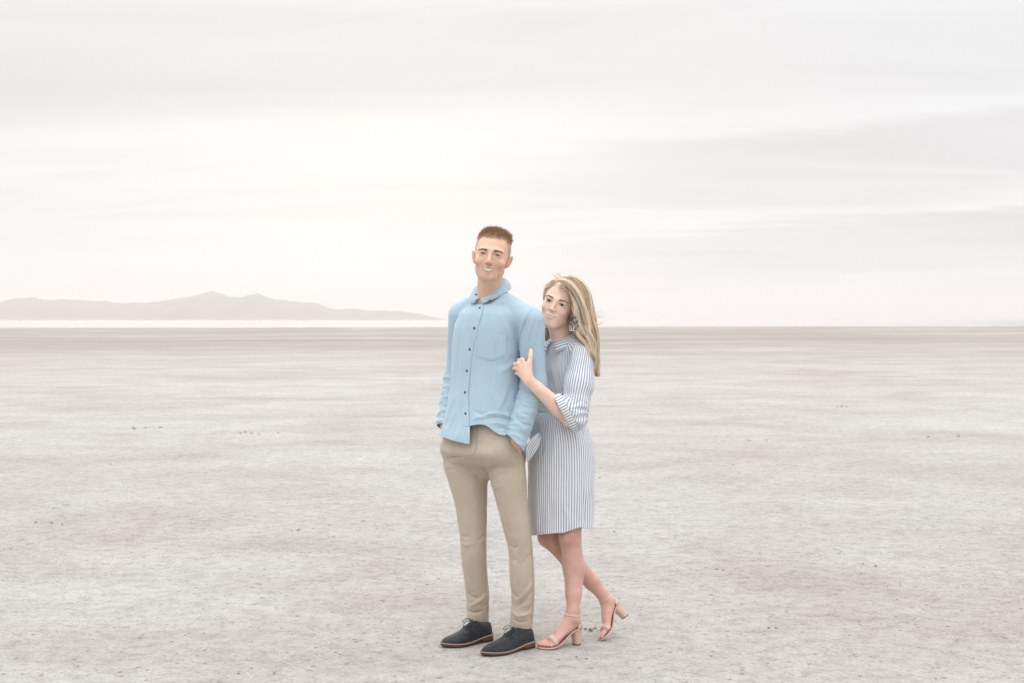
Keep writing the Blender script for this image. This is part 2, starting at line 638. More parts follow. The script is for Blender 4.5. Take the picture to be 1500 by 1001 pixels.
# --- folds: creases laid on a garment where the photograph shows them, as real relief
def bvh(V, F):
    return BVHTree.FromPolygons(V.tolist(), F.tolist())
def hit(tree, px, py):
    o = Vector(CAM)
    d = Vector(at(px, py, 0.0) - CAM).normalized()
    h = tree.ray_cast(o, d)
    return None if h[0] is None else np.array(h[0])
def seg_dist(V, P):
    """distance of V to polyline P, and the position 0..1 along it"""
    best = np.full(len(V), 1e9); tt = np.zeros(len(V))
    L = np.concatenate([[0], np.cumsum(np.linalg.norm(np.diff(P, axis=0), axis=1))])
    for i in range(len(P) - 1):
        ab = P[i + 1] - P[i]
        t = np.clip((V - P[i]) @ ab / max(ab @ ab, 1e-12), 0, 1)
        d = np.linalg.norm(V - P[i] - t[:, None] * ab, axis=1)
        m = d < best
        best[m] = d[m]; tt[m] = (L[i] + t[m] * (L[i + 1] - L[i])) / max(L[-1], 1e-9)
    return best, tt
def fold(V, N, tree, items):
    """items: (pixel polyline, width px, height mm); height > 0 a ridge, < 0 a groove"""
    D = np.zeros(len(V))
    for pts, wpx, hmm in items:
        Q = [hit(tree, *p) for p in bez(pts, 9)]
        Q = [q for q in Q if q is not None]
        if len(Q) < 2:
            continue
        Q = np.array(Q)
        wd = wpx / 337.0
        box = np.all((V > Q.min(0) - 3 * wd) & (V < Q.max(0) + 3 * wd), axis=1)
        if not box.any():
            continue
        d, t = seg_dist(V[box], Q)
        taper = np.clip(np.minimum(t, 1 - t) / 0.3, 0, 1)
        taper = 0.15 + 0.85 * taper * taper * (3 - 2 * taper)
        D[box] += hmm * 0.001 * np.exp(-(d / wd) ** 2) * taper
    return V + N * D[:, None]

# --- materials
def mat(name):
    m = bpy.data.materials.new(name)
    m.use_nodes = True
    t = m.node_tree
    b = t.nodes['Principled BSDF']
    return m, t, b
def nd(t, typ, **kw):
    n = t.nodes.new(typ)
    for k, v in kw.items():
        setattr(n, k, v)
    return n
def tnoise(t, vec, scale, detail=3, rough=0.5, dist=0.0):
    n = nd(t, 'ShaderNodeTexNoise')
    n.inputs['Scale'].default_value = scale
    n.inputs['Detail'].default_value = detail
    n.inputs['Roughness'].default_value = rough
    n.inputs['Distortion'].default_value = dist
    if vec is not None:
        t.links.new(vec, n.inputs['Vector'])
    return n.outputs[0]
def tmap(t, vec, scale=(1, 1, 1), rot=(0, 0, 0), loc=(0, 0, 0)):
    m = nd(t, 'ShaderNodeMapping')
    m.inputs['Scale'].default_value = scale
    m.inputs['Rotation'].default_value = rot
    m.inputs['Location'].default_value = loc
    t.links.new(vec, m.inputs[0])
    return m.outputs[0]
def tmath(t, op, a, b=None, c=None, clamp=False):
    n = nd(t, 'ShaderNodeMath', operation=op, use_clamp=clamp)
    for i, v in enumerate((a, b, c)):
        if v is None:
            continue
        if isinstance(v, (int, float)):
            n.inputs[i].default_value = v
        else:
            t.links.new(v, n.inputs[i])
    return n.outputs[0]
def tmix(t, f, a, b, typ='MIX'):
    n = nd(t, 'ShaderNodeMix', data_type='RGBA', blend_type=typ)
    for s, v in ((0, f), (6, a), (7, b)):
        if isinstance(v, (int, float)):
            n.inputs[s].default_value = v
        elif isinstance(v, tuple):
            n.inputs[s].default_value = (*v, 1) if len(v) == 3 else v
        else:
            t.links.new(v, n.inputs[s])
    return n.outputs[2]
def tramp(t, f, stops):
    r = nd(t, 'ShaderNodeValToRGB')
    el = r.color_ramp.elements
    while len(el) < len(stops):
        el.new(0.5)
    for e, (p, c) in zip(el, stops):
        e.position = p
        e.color = (c, c, c, 1) if isinstance(c, (int, float)) else (*c, 1)
    t.links.new(f, r.inputs[0])
    return r.outputs[0]
def tbump(t, b, h, strength, dist, prev=None):
    n = nd(t, 'ShaderNodeBump')
    n.inputs['Strength'].default_value = strength
    n.inputs['Distance'].default_value = dist
    t.links.new(h, n.inputs['Height'])
    if prev is not None:
        t.links.new(prev, n.inputs['Normal'])
    if b is not None:
        t.links.new(n.outputs[0], b.inputs['Normal'])
    return n.outputs[0]
def obj_co(t):
    return nd(t, 'ShaderNodeTexCoord').outputs['Object']
def attr(t, name):
    return nd(t, 'ShaderNodeAttribute', attribute_name=name).outputs['Color']
def plain(name, col, rough=0.5, metal=0.0, spec=0.5):
    m, t, b = mat(name)
    co = obj_co(t)
    n = tnoise(t, co, 90, 3)
    c = tmix(t, n, tuple(x * 0.86 for x in col), tuple(min(1, x * 1.12) for x in col))
    t.links.new(c, b.inputs['Base Color'])
    b.inputs['Roughness'].default_value = rough
    b.inputs['Metallic'].default_value = metal
    b.inputs['Specular IOR Level'].default_value = spec
    return m

def empty(name, loc, label, cat, group=None):
    o = bpy.data.objects.new(name, None)
    COL.objects.link(o)
    o.location = loc
    o.empty_display_size = 0.2
    o['label'] = label
    o['category'] = cat
    if group:
        o['group'] = group
    bases[o.name] = tuple(loc)
    return o
# ------------------------------------------------------------------ the setting
def grow(a, b, s0, k):
    v = [a]; s = s0
    while v[-1] < b:
        v.append(v[-1] + s); s *= k
    v[-1] = b
    return np.array(v)
def shore_y(x):
    return 264 + 0.30 * np.clip(x, -400, 400) + 9 * np.sin(x / 61.0 + 1.0) + 5 * np.sin(x / 23.0) + 2.0 * np.sin(x / 7.3)

# ground: one sheet from behind the camera to under the lake
def build_ground():
    xp = np.concatenate([np.arange(0, 3.2, 0.022), grow(3.2, 9000, 0.03, 1.08)])
    xs = np.concatenate([-xp[:0:-1], xp])
    ys = np.concatenate([-grow(1.6, 40, 0.05, 1.12)[:0:-1], np.arange(-1.6, 3.0, 0.020), grow(3.0, 420, 0.026, 1.026)])
    X, Y = np.meshgrid(xs, ys, indexing='ij')
    x, y = X.ravel(), Y.ravel()
    dist = np.hypot(x, y + 6.18)
    P = np.stack([x, y, 0 * x], 1)
    big = fbm(np.stack([x * 0.05, y * 0.05, 0 * x], 1), 3) * 0.05 * ss(12, 90, dist)
    mid = fbm(P * 1.3 + 5, 3) * 0.006
    fine = np.zeros(len(x))
    m = dist < 22
    k = 1 - ss(11, 22, dist[m])
    Q = P[m]
    fine[m] = (fbm(Q * 9 + 31, 4, 0.6) * 0.0032 + fbm(Q * 34 + 3, 2, 0.6) * 0.0016) * k
    # crusty rims and shallow scuffs
    sc_ = fbm(Q * np.array((3.1, 3.1, 1)) + 77, 3)
    fine[m] += -0.010 * ss(0.52, 0.85, sc_) * k + 0.004 * ss(0.35, 0.5, sc_) * (1 - ss(0.5, 0.62, sc_)) * k
    # the ground lies level where the couple stand
    flat = np.exp(-((x - 0.05) / 0.75) ** 2 - ((y + 0.02) / 0.45) ** 2)
    z = big + (mid + fine) * (1 - 0.55 * flat) - 0.002
    z = z - 0.6 * ss(-12, 90, y - shore_y(x)) + 0.03 * ss(-60, -10, y - shore_y(x)) * (1 - ss(-10, 0, y - shore_y(x)))
    V = np.stack([x, y, z], 1)
    nx, ny = X.shape
    i, j = np.meshgrid(np.arange(nx - 1), np.arange(ny - 1), indexing='ij'); i, j = i.ravel(), j.ravel()
    F = np.stack([i * ny + j, (i + 1) * ny + j, (i + 1) * ny + j + 1, i * ny + j + 1], 1)
    me = np_mesh('ground', V, F)
    m_, t, b = mat('salt_flat')
    geo = nd(t, 'ShaderNodeNewGeometry').outputs['Position']
    sp = nd(t, 'ShaderNodeSeparateXYZ'); t.links.new(geo, sp.inputs[0])
    gy = sp.outputs[1]
    # broad pale and dun patches, long across the view as wind and water left them
    p1 = tnoise(t, tmap(t, geo, (0.20, 0.24, 1)), 1.0, 6, 0.6, 0.6)
    p2 = tnoise(t, tmap(t, geo, (0.75, 0.95, 1), loc=(3, 1, 0)), 1.0, 6, 0.65, 0.8)
    p3 = tnoise(t, tmap(t, geo, (10, 11, 10)), 1.0, 5, 0.7)
    gr = tnoise(t, tmap(t, geo, (130, 130, 130)), 1.0, 3, 0.7)
    gr2 = tnoise(t, tmap(t, geo, (42, 46, 46)), 1.0, 4, 0.7)
    c = tmix(t, tramp(t, p1, [(0.38, 0.0), (0.62, 1.0)]), (0.462, 0.440, 0.410), (0.532, 0.520, 0.503))
    c = tmix(t, tramp(t, p2, [(0.36, 0.0), (0.5, 0.55), (0.64, 1.0)]), tmix(t, 1.0, c, (0.885, 0.87, 0.855), 'MULTIPLY'), tmix(t, 1.0, c, (1.035, 1.04, 1.045), 'MULTIPLY'))
    c = tmix(t, tramp(t, p3, [(0.36, 0.0), (0.56, 1.0)]), tmix(t, 1.0, c, (0.81, 0.80, 0.785), 'MULTIPLY'), c)
    c = tmix(t, tramp(t, gr2, [(0.33, 0.0), (0.5, 1.0)]), tmix(t, 1.0, c, (0.83, 0.82, 0.81), 'MULTIPLY'), c)
    c = tmix(t, tramp(t, gr, [(0.3, 0.0), (0.5, 1.0)]), tmix(t, 1.0, c, (0.75, 0.74, 0.73), 'MULTIPLY'), tmix(t, 1.0, c, (1.05, 1.05, 1.05), 'MULTIPLY'))
    # scattered scabs of darker mud
    sc1 = tnoise(t, tmap(t, geo, (2.1, 4.2, 1), loc=(11, 5, 0)), 1.0, 7, 0.72, 1.2)
    c = tmix(t, tramp(t, sc1, [(0.63, 0.0), (0.70, 0.75), (0.8, 1.0)]), c, (0.36, 0.33, 0.295))
    # strips of wetter mud towards the shore
    wy = tmath(t, 'ADD', gy, tmath(t, 'MULTIPLY', tnoise(t, tmap(t, geo, (0.035, 0.02, 1)), 1.0, 4, 0.6), 42.0))
    lg = tmath(t, 'LOGARITHM', tmath(t, 'MAXIMUM', wy, 1.0), 2.718)
    cx_ = nd(t, 'ShaderNodeCombineXYZ')
    t.links.new(tmath(t, 'MULTIPLY', sp.outputs[0], 0.026), cx_.inputs[0])
    t.links.new(tmath(t, 'MULTIPLY', lg, 9.0), cx_.inputs[1])
    strip = tnoise(t, cx_.outputs[0], 1.0, 5, 0.7)
    zone = tramp(t, tmath(t, 'DIVIDE', lg, 6.0), [(0.62, 0.0), (0.70, 0.30), (0.755, 0.95), (1.0, 1.0)])
    wet = tmath(t, 'MULTIPLY', zone, tramp(t, strip, [(0.34, 0.25), (0.50, 0.70), (0.64, 1.0)]))
    c = tmix(t, wet, tmix(t, 1.0, c, (0.975, 0.975, 0.975), 'MULTIPLY'), (0.275, 0.248, 0.218))
    vc = nd(t, 'ShaderNodeTexVoronoi'); vc.inputs['Scale'].default_value = 1.0
    t.links.new(tmap(t, geo, (95, 95, 95)), vc.inputs['Vector'])
    vs_ = nd(t, 'ShaderNodeSeparateColor'); t.links.new(vc.outputs['Color'], vs_.inputs[0])
    c = tmix(t, tramp(t, vs_.outputs[0], [(0.0, 0.2), (0.10, 0.5), (0.25, 1.0)]), tmix(t, 1.0, c, (0.80, 0.79, 0.78), 'MULTIPLY'), c)
    vd = nd(t, 'ShaderNodeTexVoronoi'); vd.inputs['Scale'].default_value = 1.0
    t.links.new(tmap(t, geo, (38, 30, 30)), vd.inputs['Vector'])
    vds = nd(t, 'ShaderNodeSeparateColor'); t.links.new(vd.outputs['Color'], vds.inputs[0])
    pit = tmath(t, 'MULTIPLY', tramp(t, vds.outputs[1], [(0.0, 1.0), (0.055, 1.0), (0.08, 0.0)]), tramp(t, vd.outputs['Distance'], [(0.0, 1.0), (0.30, 0.8), (0.46, 0.0)]))
    c = tmix(t, pit, c, tmix(t, 1.0, c, (0.62, 0.60, 0.575), 'MULTIPLY'))
    t.links.new(c, b.inputs['Base Color'])
    b.inputs['Roughness'].default_value = 0.95
    b.inputs['Specular IOR Level'].default_value = 0.12
    vo = nd(t, 'ShaderNodeTexVoronoi'); vo.inputs['Scale'].default_value = 1.0; vo.inputs['Randomness'].default_value = 1.0
    t.links.new(tmap(t, geo, (150, 150, 150)), vo.inputs['Vector'])
    bu = tbump(t, None, vo.outputs['Distance'], 0.6, 0.006)
    bu = tbump(t, None, gr2, 0.6, 0.014, bu)
    bu = tbump(t, None, gr, 0.7, 0.008, bu)
    tbump(t, b, p3, 0.35, 0.02, bu)
    o = link('ground', me, m_)
    o['kind'] = 'structure'
    o['label'] = 'pale grey salt flat ground with darker mud streaks'
    return o
ground = build_ground()

# the lake beyond the flats
def build_lake():
    xs = np.linspace(-12500, 12500, 60); ys = np.concatenate([np.linspace(215, 420, 20), grow(430, 12500, 20, 1.2)])
    X, Y = np.meshgrid(xs, ys, indexing='ij')
    V = np.stack([X.ravel(), Y.ravel(), np.full(X.size, -0.10)], 1)
    nx, ny = X.shape
    i, j = np.meshgrid(np.arange(nx - 1), np.arange(ny - 1), indexing='ij'); i, j = i.ravel(), j.ravel()
    F = np.stack([i * ny + j, (i + 1) * ny + j, (i + 1) * ny + j + 1, i * ny + j + 1], 1)
    m_, t, b = mat('lake_water')
    b.inputs['Base Color'].default_value = (0.24, 0.24, 0.24, 1)
    b.inputs['Roughness'].default_value = 0.40
    b.inputs['IOR'].default_value = 1.33
    geo = nd(t, 'ShaderNodeNewGeometry').outputs['Position']
    h = tnoise(t, tmap(t, geo, (0.25, 0.9, 1)), 1.0, 4, 0.6)
    tbump(t, b, h, 0.12, 0.2)
    o = link('lake', np_mesh('lake', V, F), m_)
    o['kind'] = 'structure'
    o['label'] = 'bright strip of calm lake water below the horizon'
build_lake()

# the mountain range across the lake
def build_mountains():
    prof = [(-900, 452), (-700, 446), (-520, 441), (-380, 447), (-240, 438), (-120, 447), (0, 446), (14, 443), (28, 438), (42, 436.5), (56, 436), (70, 440), (93, 438.5), (116, 439.5), (140, 441.6), (154, 440.6),
            (165, 443.4), (177, 444), (215, 443.6), (233, 442), (250, 438.5), (261, 437), (285, 434), (299, 430), (313, 426.6), (322, 429), (336, 435), (355, 435.4), (366, 432), (378, 429.8),
            (388, 434.5), (397, 438), (429, 441.6), (448, 443), (467, 445), (481, 451.6), (495, 453.4), (513, 452), (537, 455), (560, 455), (593, 456.8), (612, 459.5), (628, 463), (639, 465.6), (660, 468.5)]
    Y0 = 8000.0
    pp = np.array([at(px, py, Y0) for px, py in prof])
    n = 900
    xs = np.linspace(pp[0, 0], pp[-1, 0], n)
    hz = np.interp(xs, pp[:, 0], np.maximum(pp[:, 2], 0))
    hz = hz + 3.2 * noise(np.stack([xs / 60, 0 * xs, 0 * xs], 1)) * np.minimum(hz / 40, 1) + 1.8 * noise(np.stack([xs / 22, 0 * xs + 4, 0 * xs], 1)) * np.minimum(hz / 40, 1)
    v = np.linspace(-1, 1, 61)
    X, Vv = np.meshgrid(xs, v, indexing='ij')
    H = hz[:, None]
    depth = 260 + 6.0 * H
    Y = Y0 + Vv * depth + 120 * noise(np.stack([X.ravel() / 500, Vv.ravel(), 0 * X.ravel()], 1)).reshape(X.shape) * (1 - Vv ** 2)
    gul = fbm(np.stack([X.ravel() / 150 + 0.35 * Vv.ravel(), Vv.ravel() * 1.5, 0 * X.ravel() + 9], 1), 4).reshape(X.shape)
    Z = H * (1 - np.abs(Vv) ** 1.15) * (1 - 0.45 * np.clip(gul + 0.2, 0, 1) * np.minimum(1, np.abs(Vv) * 3)) - 2.0 * (np.abs(Vv) > 0.99)
    V = np.stack([X.ravel(), Y.ravel(), Z.ravel()], 1)
    nx, ny = X.shape
    i, j = np.meshgrid(np.arange(nx - 1), np.arange(ny - 1), indexing='ij'); i, j = i.ravel(), j.ravel()
    F = np.stack([i * ny + j, (i + 1) * ny + j, (i + 1) * ny + j + 1, i * ny + j + 1], 1)
    m_, t, b = mat('mountain_rock')
    geo = nd(t, 'ShaderNodeNewGeometry').outputs['Position']
    k = tnoise(t, tmap(t, geo, (0.008, 0.008, 0.03)), 1.0, 6, 0.6)
    c = tmix(t, k, (0.10, 0.082, 0.072), (0.24, 0.192, 0.165))
    t.links.new(c, b.inputs['Base Color'])
    b.inputs['Roughness'].default_value = 0.95
    o = link('mountains', np_mesh('mountains', V, F), m_)
    o['kind'] = 'structure'
    o['label'] = 'hazy pinkish mountain range across the lake'
build_mountains()

# the air: pale haze that fades the far shore
def build_haze():
    X0, X1, Y0, Y1, Z0, Z1 = -13000, 13000, -600, 13000, -3.0, 190.0
    V = [(x, y, z) for x in (X0, X1) for y in (Y0, Y1) for z in (Z0, Z1)]
    F = [(0, 1, 3, 2), (4, 6, 7, 5), (0, 4, 5, 1), (2, 3, 7, 6), (0, 2, 6, 4), (1, 5, 7, 3)]
    m_ = bpy.data.materials.new('haze'); m_.use_nodes = True
    t = m_.node_tree; t.nodes.clear()
    out = t.nodes.new('ShaderNodeOutputMaterial'); pv = t.nodes.new('ShaderNodeVolumePrincipled')
    pv.inputs['Color'].default_value = (0.865, 0.84, 0.838, 1)
    pv.inputs['Density'].default_value = 1.25 / 8000
    pv.inputs['Anisotropy'].default_value = 0.45
    t.links.new(pv.outputs[0], out.inputs['Volume'])
    o = link('haze', np_mesh('haze', V, np.array(F), smooth=False), m_)
    o['kind'] = 'stuff'
    o['label'] = 'pale haze in the air over the flats'
build_haze()
# ------------------------------------------------------------------ people: shared builders
def rotm(yaw=0, pitch=0, roll=0):
    """head axes: x to the right of the picture, -y towards the camera, z up; roll > 0 leans the crown to the right"""
    return np.array(Matrix.Rotation(rad(roll), 3, 'Y') @ Matrix.Rotation(rad(yaw), 3, 'Z') @ Matrix.Rotation(rad(pitch), 3, 'X'))

def head_shape(female):
    s = Shape()
    jw = 0.90 if female else 1.0
    s.add(ell((0, 0.016, 0.034), (0.074 if female else 0.0765, 0.094, 0.080)), 0.02)
    s.add(ell((0, -0.030, -0.022), (0.0635 * (0.97 if female else 1), 0.060, 0.082)), 0.03)
    s.add(ell((0, -0.043, -0.076), (0.0425 * jw, 0.043, 0.036)), 0.026)
    s.add(cap((-0.012 * jw, -0.074, -0.099), (0.012 * jw, -0.074, -0.099), 0.0165 if not female else 0.0145), 0.022)
    for q in (-1, 1):
        s.add(cap((q * 0.0485 * jw, -0.010, -0.062), (q * 0.022 * jw, -0.060, -0.094), 0.0145, 0.0135), 0.022)   # jaw line
        s.add(ell((q * (0.043 if not female else 0.037), -0.060, -0.033), (0.019, 0.020, 0.017)), 0.018)                                  # cheeks lifted by the smile
        s.add(cap((q * 0.012, -0.083, 0.0185), (q * 0.043, -0.072, 0.016), 0.0095 if not female else 0.008, 0.0085), 0.014)   # brow
        s.sub(ell((q * 0.032, -0.099, -0.001), (0.0165, 0.0145, 0.0115)), 0.012)                               # socket
        s.add(ell((q * 0.032, -0.0715, 0.000), (0.0165, 0.0150, 0.0125)), 0.004)                                # lids
    nl = -0.034 if not female else -0.031
    nr = 1.0 if not female else 0.86
    s.add(cap((0, -0.085, 0.012), (0, -0.1065 if not female else -0.103, nl + 0.006), 0.0075 * nr, 0.0088 * nr), 0.010)
    s.add(ell((0, -0.109 if not female else -0.1055, nl), (0.0098 * nr, 0.0095, 0.0085 * nr)), 0.006)
    for q in (-1, 1):
        s.add(ell((q * 0.0115 * nr, -0.098, nl - 0.002), (0.0075 * nr, 0.010, 0.0070)), 0.005)
        s.sub(ell((q * 0.0062 * nr, -0.1030, nl - 0.0090), (0.0026, 0.0045, 0.0022)), 0.002)
    # muzzle, lips, open smile
    mz = -0.0665
    s.add(ell((0, -0.066, mz), (0.031, 0.027, 0.021)), 0.014)
    mw = 0.0315 if not female else 0.0290
    lz_u, lz_l = (0.0068, 0.0082) if not female else (0.0050, 0.0068)
    up = lambda x: mz + 11.0 * x * x
    lr = 0.0045 if not female else 0.0048
    xx = np.linspace(-mw, mw, 9)
    fy = lambda x: -0.0915 + 22.0 * x * x
    for a, b in zip(xx[:-1], xx[1:]):
        ra = lambda x: lr * (1 - 0.55 * (abs(x) / mw) ** 2)
        s.add(cap((a, fy(a), up(a) + lz_u * (1 - (a / mw) ** 2) ** 0.7), (b, fy(b), up(b) + lz_u * (1 - (b / mw) ** 2) ** 0.7), ra(a) * 0.8, ra(b) * 0.8), 0.003)
        s.add(cap((a, fy(a) + 0.001, up(a) - lz_l * (1 - (a / mw) ** 2) ** 0.7), (b, fy(b) + 0.001, up(b) - lz_l * (1 - (b / mw) ** 2) ** 0.7), ra(a), ra(b)), 0.003)
    hw_, h_up, h_dn = (0.0280, 0.0044, 0.0074) if not female else (0.0255, 0.0038, 0.0064)
    def opening(P):
        x, y, z = P[:, 0], P[:, 1], P[:, 2]
        k = np.sqrt(np.clip(1 - (x / hw_) ** 2, 0, 1))
        zc = z - up(x)
        d = np.maximum(zc - h_up * k, -zc - h_dn * k)
        return np.maximum(np.maximum(d * 0.8, np.abs(x) - hw_), y + 0.072)
    s.sub(Prim(opening, (-0.03, -0.13, mz - 0.02), (0.03, -0.072, mz + 0.02)), 0.0012)
    for q in (-1, 1):   # smile folds
        s.sub(cap((q * 0.0185, -0.0935, nl + 0.001), (q * 0.0330, -0.0840, mz + 0.004), 0.0008, 0.0014), 0.006)
    # ears
    if not female:
        for q in (-1, 1):
            s.add(cap((q * 0.0600, 0.016, -0.012), (q * 0.0560, 0.016, -0.036), 0.0120, 0.0105), 0.010)
    for q in ((-1, 1) if not female else (1,)):
        s.sub_shape(Framed(ear_shape(), (q * (0.0715 if female else 0.0735), 0.012, -0.010), np.array(Matrix.Rotation(rad(q * 12), 3, 'Y') @ Matrix.Rotation(rad(-q * 18), 3, 'Z') @ Matrix.Rotation(rad(-10), 3, 'X')) @ np.diag([q, 1, 1]), 0.97 if not female else 0.82,
                    (-0.02, -0.03, -0.045), (0.03, 0.035, 0.045)), 0.006)
    return s
def ear_shape():
    e = Shape()
    e.add(ell((0.004, 0.006, 0.003), (0.0075, 0.0185, 0.0290)), 0.002)
    e.add(ell((0.003, 0.000, -0.022), (0.006, 0.0100, 0.0110)), 0.008)
    e.sub(ell((0.0120, 0.005, 0.006), (0.0065, 0.0125, 0.0205)), 0.004)
    e.add(cap((0.004, -0.008, -0.008), (0.004, -0.010, 0.002), 0.004), 0.004)
    return e

def gauss(Q, c, r):
    return np.exp(-(((Q - np.asarray(c)) / np.asarray(r)) ** 2).sum(1))
def skin_colour(Q, female, base):
    """natural colouring of a face in head axes: lips, cheeks, beard shade, brow bone"""
    C = np.broadcast_to(np.asarray(base, float), (len(Q), 3)).copy()
    def blend(wt, col):
        nonlocal C
        C = C * (1 - wt[:, None]) + np.asarray(col) * wt[:, None]
    front = ss(-0.02, -0.05, Q[:, 1])
    x, z = np.abs(Q[:, 0]), Q[:, 2]
    for q in (-1, 1):
        blend(0.28 * gauss(Q, (q * 0.044, -0.075, -0.034), (0.022, 0.03, 0.020)), (0.56, 0.24, 0.19))
        blend(0.45 * gauss(Q, (q * 0.088, 0.012, -0.01), (0.018, 0.03, 0.035)), (0.60, 0.24, 0.17))
    blend(0.25 * gauss(Q, (0, -0.108, -0.034), (0.012, 0.015, 0.012)), (0.56, 0.25, 0.20))
    mz = -0.0665
    zz = z - (mz + 11.0 * Q[:, 0] ** 2)
    lipw = np.clip(1 - (x / (0.031 if not female else 0.0275)) ** 2, 0, 1) ** 0.6
    lh = np.where(zz > 0, 0.0092, 0.0128) if not female else np.where(zz > 0, 0.0080, 0.0112)
    lip = front * ss(1.12, 0.86, np.abs(zz) / np.maximum(lh * lipw, 1e-5)) * (x < 0.033)
    if not female:
        beard = front * ss(-0.036, -0.052, z + 0.10 * np.maximum(0, x - 0.03)) * (0.55 + 0.45 * ss(0.085, 0.05, x))
        side = ss(-0.028, -0.05, z) * ss(0.052, 0.066, x) * ss(0.045, 0.02, Q[:, 1]) * ss(-0.12, -0.10, z)
        blend(0.17 * np.maximum(beard, side) * ss(-0.118, -0.108, z), (0.20, 0.12, 0.085))
        must = front * np.exp(-((z + 0.0505) / 0.0065) ** 2) * ss(0.032, 0.022, x)
        blend(0.05 * must, (0.17, 0.10, 0.07))
        blend(0.15 * front * np.exp(-((z + 0.088) / 0.006) ** 2) * ss(0.016, 0.006, x), (0.17, 0.10, 0.07))
        blend(0.60 * lip, (0.52, 0.23, 0.18))
    else:
        blend(0.6 * lip, (0.60, 0.25, 0.22))
    # eye rims
    for q in (-1, 1):
        blend((0.30 if not female else 0.62) * gauss(Q, (q * 0.032, -0.086, 0.0050), (0.0160, 0.012, 0.0050)), (0.24, 0.13, 0.10))
    return C

def eye_hole(q, female):
    return None

m_skin = {}
def skin_mat(name):
    m, t, b = mat(name)
    co = obj_co(t)
    c = attr(t, 'col')
    n = tnoise(t, co, 160, 4)
    c = tmix(t, tmath(t, 'MULTIPLY', tmath(t, 'SUBTRACT', n, 0.3, clamp=True), 0.5), c, tmix(t, 1.0, c, (0.84, 0.70, 0.66), 'MULTIPLY'))
    c = tmix(t, tramp(t, tnoise(t, co, 24, 4, 0.65), [(0.4, 0.0), (0.68, 0.75)]), c, tmix(t, 1.0, c, (0.93, 0.80, 0.77), 'MULTIPLY'))
    t.links.new(c, b.inputs['Base Color'])
    b.inputs['Roughness'].default_value = 0.48
    b.inputs['Specular IOR Level'].default_value = 0.38
    b.inputs['Subsurface Weight'].default_value = 0.22
    b.inputs['Subsurface Radius'].default_value = (1.0, 0.35, 0.2)
    b.inputs['Subsurface Scale'].default_value = 0.012
    tbump(t, b, tnoise(t, co, 420, 2), 0.10, 0.001)
    return m

def eye_parts(fr, female, parent, look=(0, 0)):
    """eyeballs, lash lines and brows in head axes; fr maps to the world"""
    W_ = fr.to_world
    open_ = 0.0025 if not female else 0.0038
    m_eye, t, b = mat('eye_woman' if female else 'eye_man')
    b.inputs['Roughness'].default_value = 0.12
    t.links.new(attr(t, 'col'), b.inputs['Base Color'])
    m_lash = plain('lash_woman' if female else 'lash_man', (0.03, 0.018, 0.012), 0.6)
    hc = (0.150, 0.092, 0.056) if not female else (0.145, 0.088, 0.058)
    m_brow = plain('brow_woman' if female else 'brow_man', hc, 0.7)
    iris = (0.07, 0.04, 0.025) if not female else (0.06, 0.035, 0.022)
    for q in (-1, 1):
        c = np.array((q * 0.032, -0.0755, 0.000))
        # visible almond of the eye: a patch of the eyeball between the lids
        nu, nv = 17, 9
        u = np.linspace(-1, 1, nu); v = np.linspace(-1, 1, nv)
        U, Vv = np.meshgrid(u, v, indexing='ij')
        hw = 0.0128
        x = U * hw
        sh = (1 - np.abs(U) ** 2.2)
        z = np.where(Vv > 0, Vv * open_ * sh * 1.1, Vv * open_ * sh * 0.8) + q * x * 0.09
        y = -0.0880 + 14 * x ** 2 + 10 * (z ** 2)
        Q = np.stack([c[0] + x, y + 0.0, c[2] + z], -1).reshape(-1, 3)
        # seat the patch just proud of the lids
        i, j = np.meshgrid(np.arange(nu - 1), np.arange(nv - 1), indexing='ij'); i, j = i.ravel(), j.ravel()
        F = np.stack([i * nv + j, (i + 1) * nv + j, (i + 1) * nv + j + 1, i * nv + j + 1], 1)
        yield q, Q, F, x, z, y, c, open_, hw, sh, look, iris, m_eye, m_lash, m_brow

def strands(roots, dirs, length, r, seg=3, bend=None, droop=0.0, taper=0.15, n=3):
    """many small tapered tubes; dirs unit (N,3); bend (N,3) added over the length; returns V, F"""
    N = len(roots)
    t = np.linspace(0, 1, seg + 1)
    L = np.broadcast_to(np.asarray(length, float), (N,))[:, None, None]
    P = roots[:, None] + dirs[:, None] * L * t[None, :, None]
    if bend is not None:
        P = P + bend[:, None] * L * (t ** 2)[None, :, None]
    P[..., 2] -= droop * (L[..., 0] * t ** 2)
    return tube_many(P, r, taper, n)
def tube_many(P, r, taper=0.15, n=3):
    """P (N, m, 3) polylines to tapered prisms"""
    N, m, _ = P.shape
    T = np.gradient(P, axis=1)
    T /= np.maximum(np.linalg.norm(T, axis=2, keepdims=True), 1e-9)
    ref = rng.normal(size=(N, 1, 3))
    U = np.cross(T, np.broadcast_to(ref, T.shape)); U /= np.maximum(np.linalg.norm(U, axis=2, keepdims=True), 1e-9)
    B = np.cross(T, U)
    r = np.broadcast_to(np.asarray(r, float), (N,))
    prof = np.linspace(1, taper, m) if np.ndim(taper) == 0 else np.asarray(taper)
    rr = r[:, None] * prof[None]
    a = np.arange(n) * 2 * math.pi / n
    V = P[:, :, None] + rr[:, :, None, None] * (np.cos(a)[None, None, :, None] * U[:, :, None] + np.sin(a)[None, None, :, None] * B[:, :, None])
    V = V.reshape(-1, 3)
    base = (np.arange(N) * m * n)[:, None, None]
    i = np.arange(m - 1)[None, :, None] * n
    j = np.arange(n)[None, None, :]; k = (j + 1) % n
    F = np.stack([base + i + j, base + i + k, base + i + n + k, base + i + n + j], -1).reshape(-1, 4)
    return V, F
def per_strand(C, m, n=3):
    return np.repeat(np.asarray(C), m * n, axis=0)

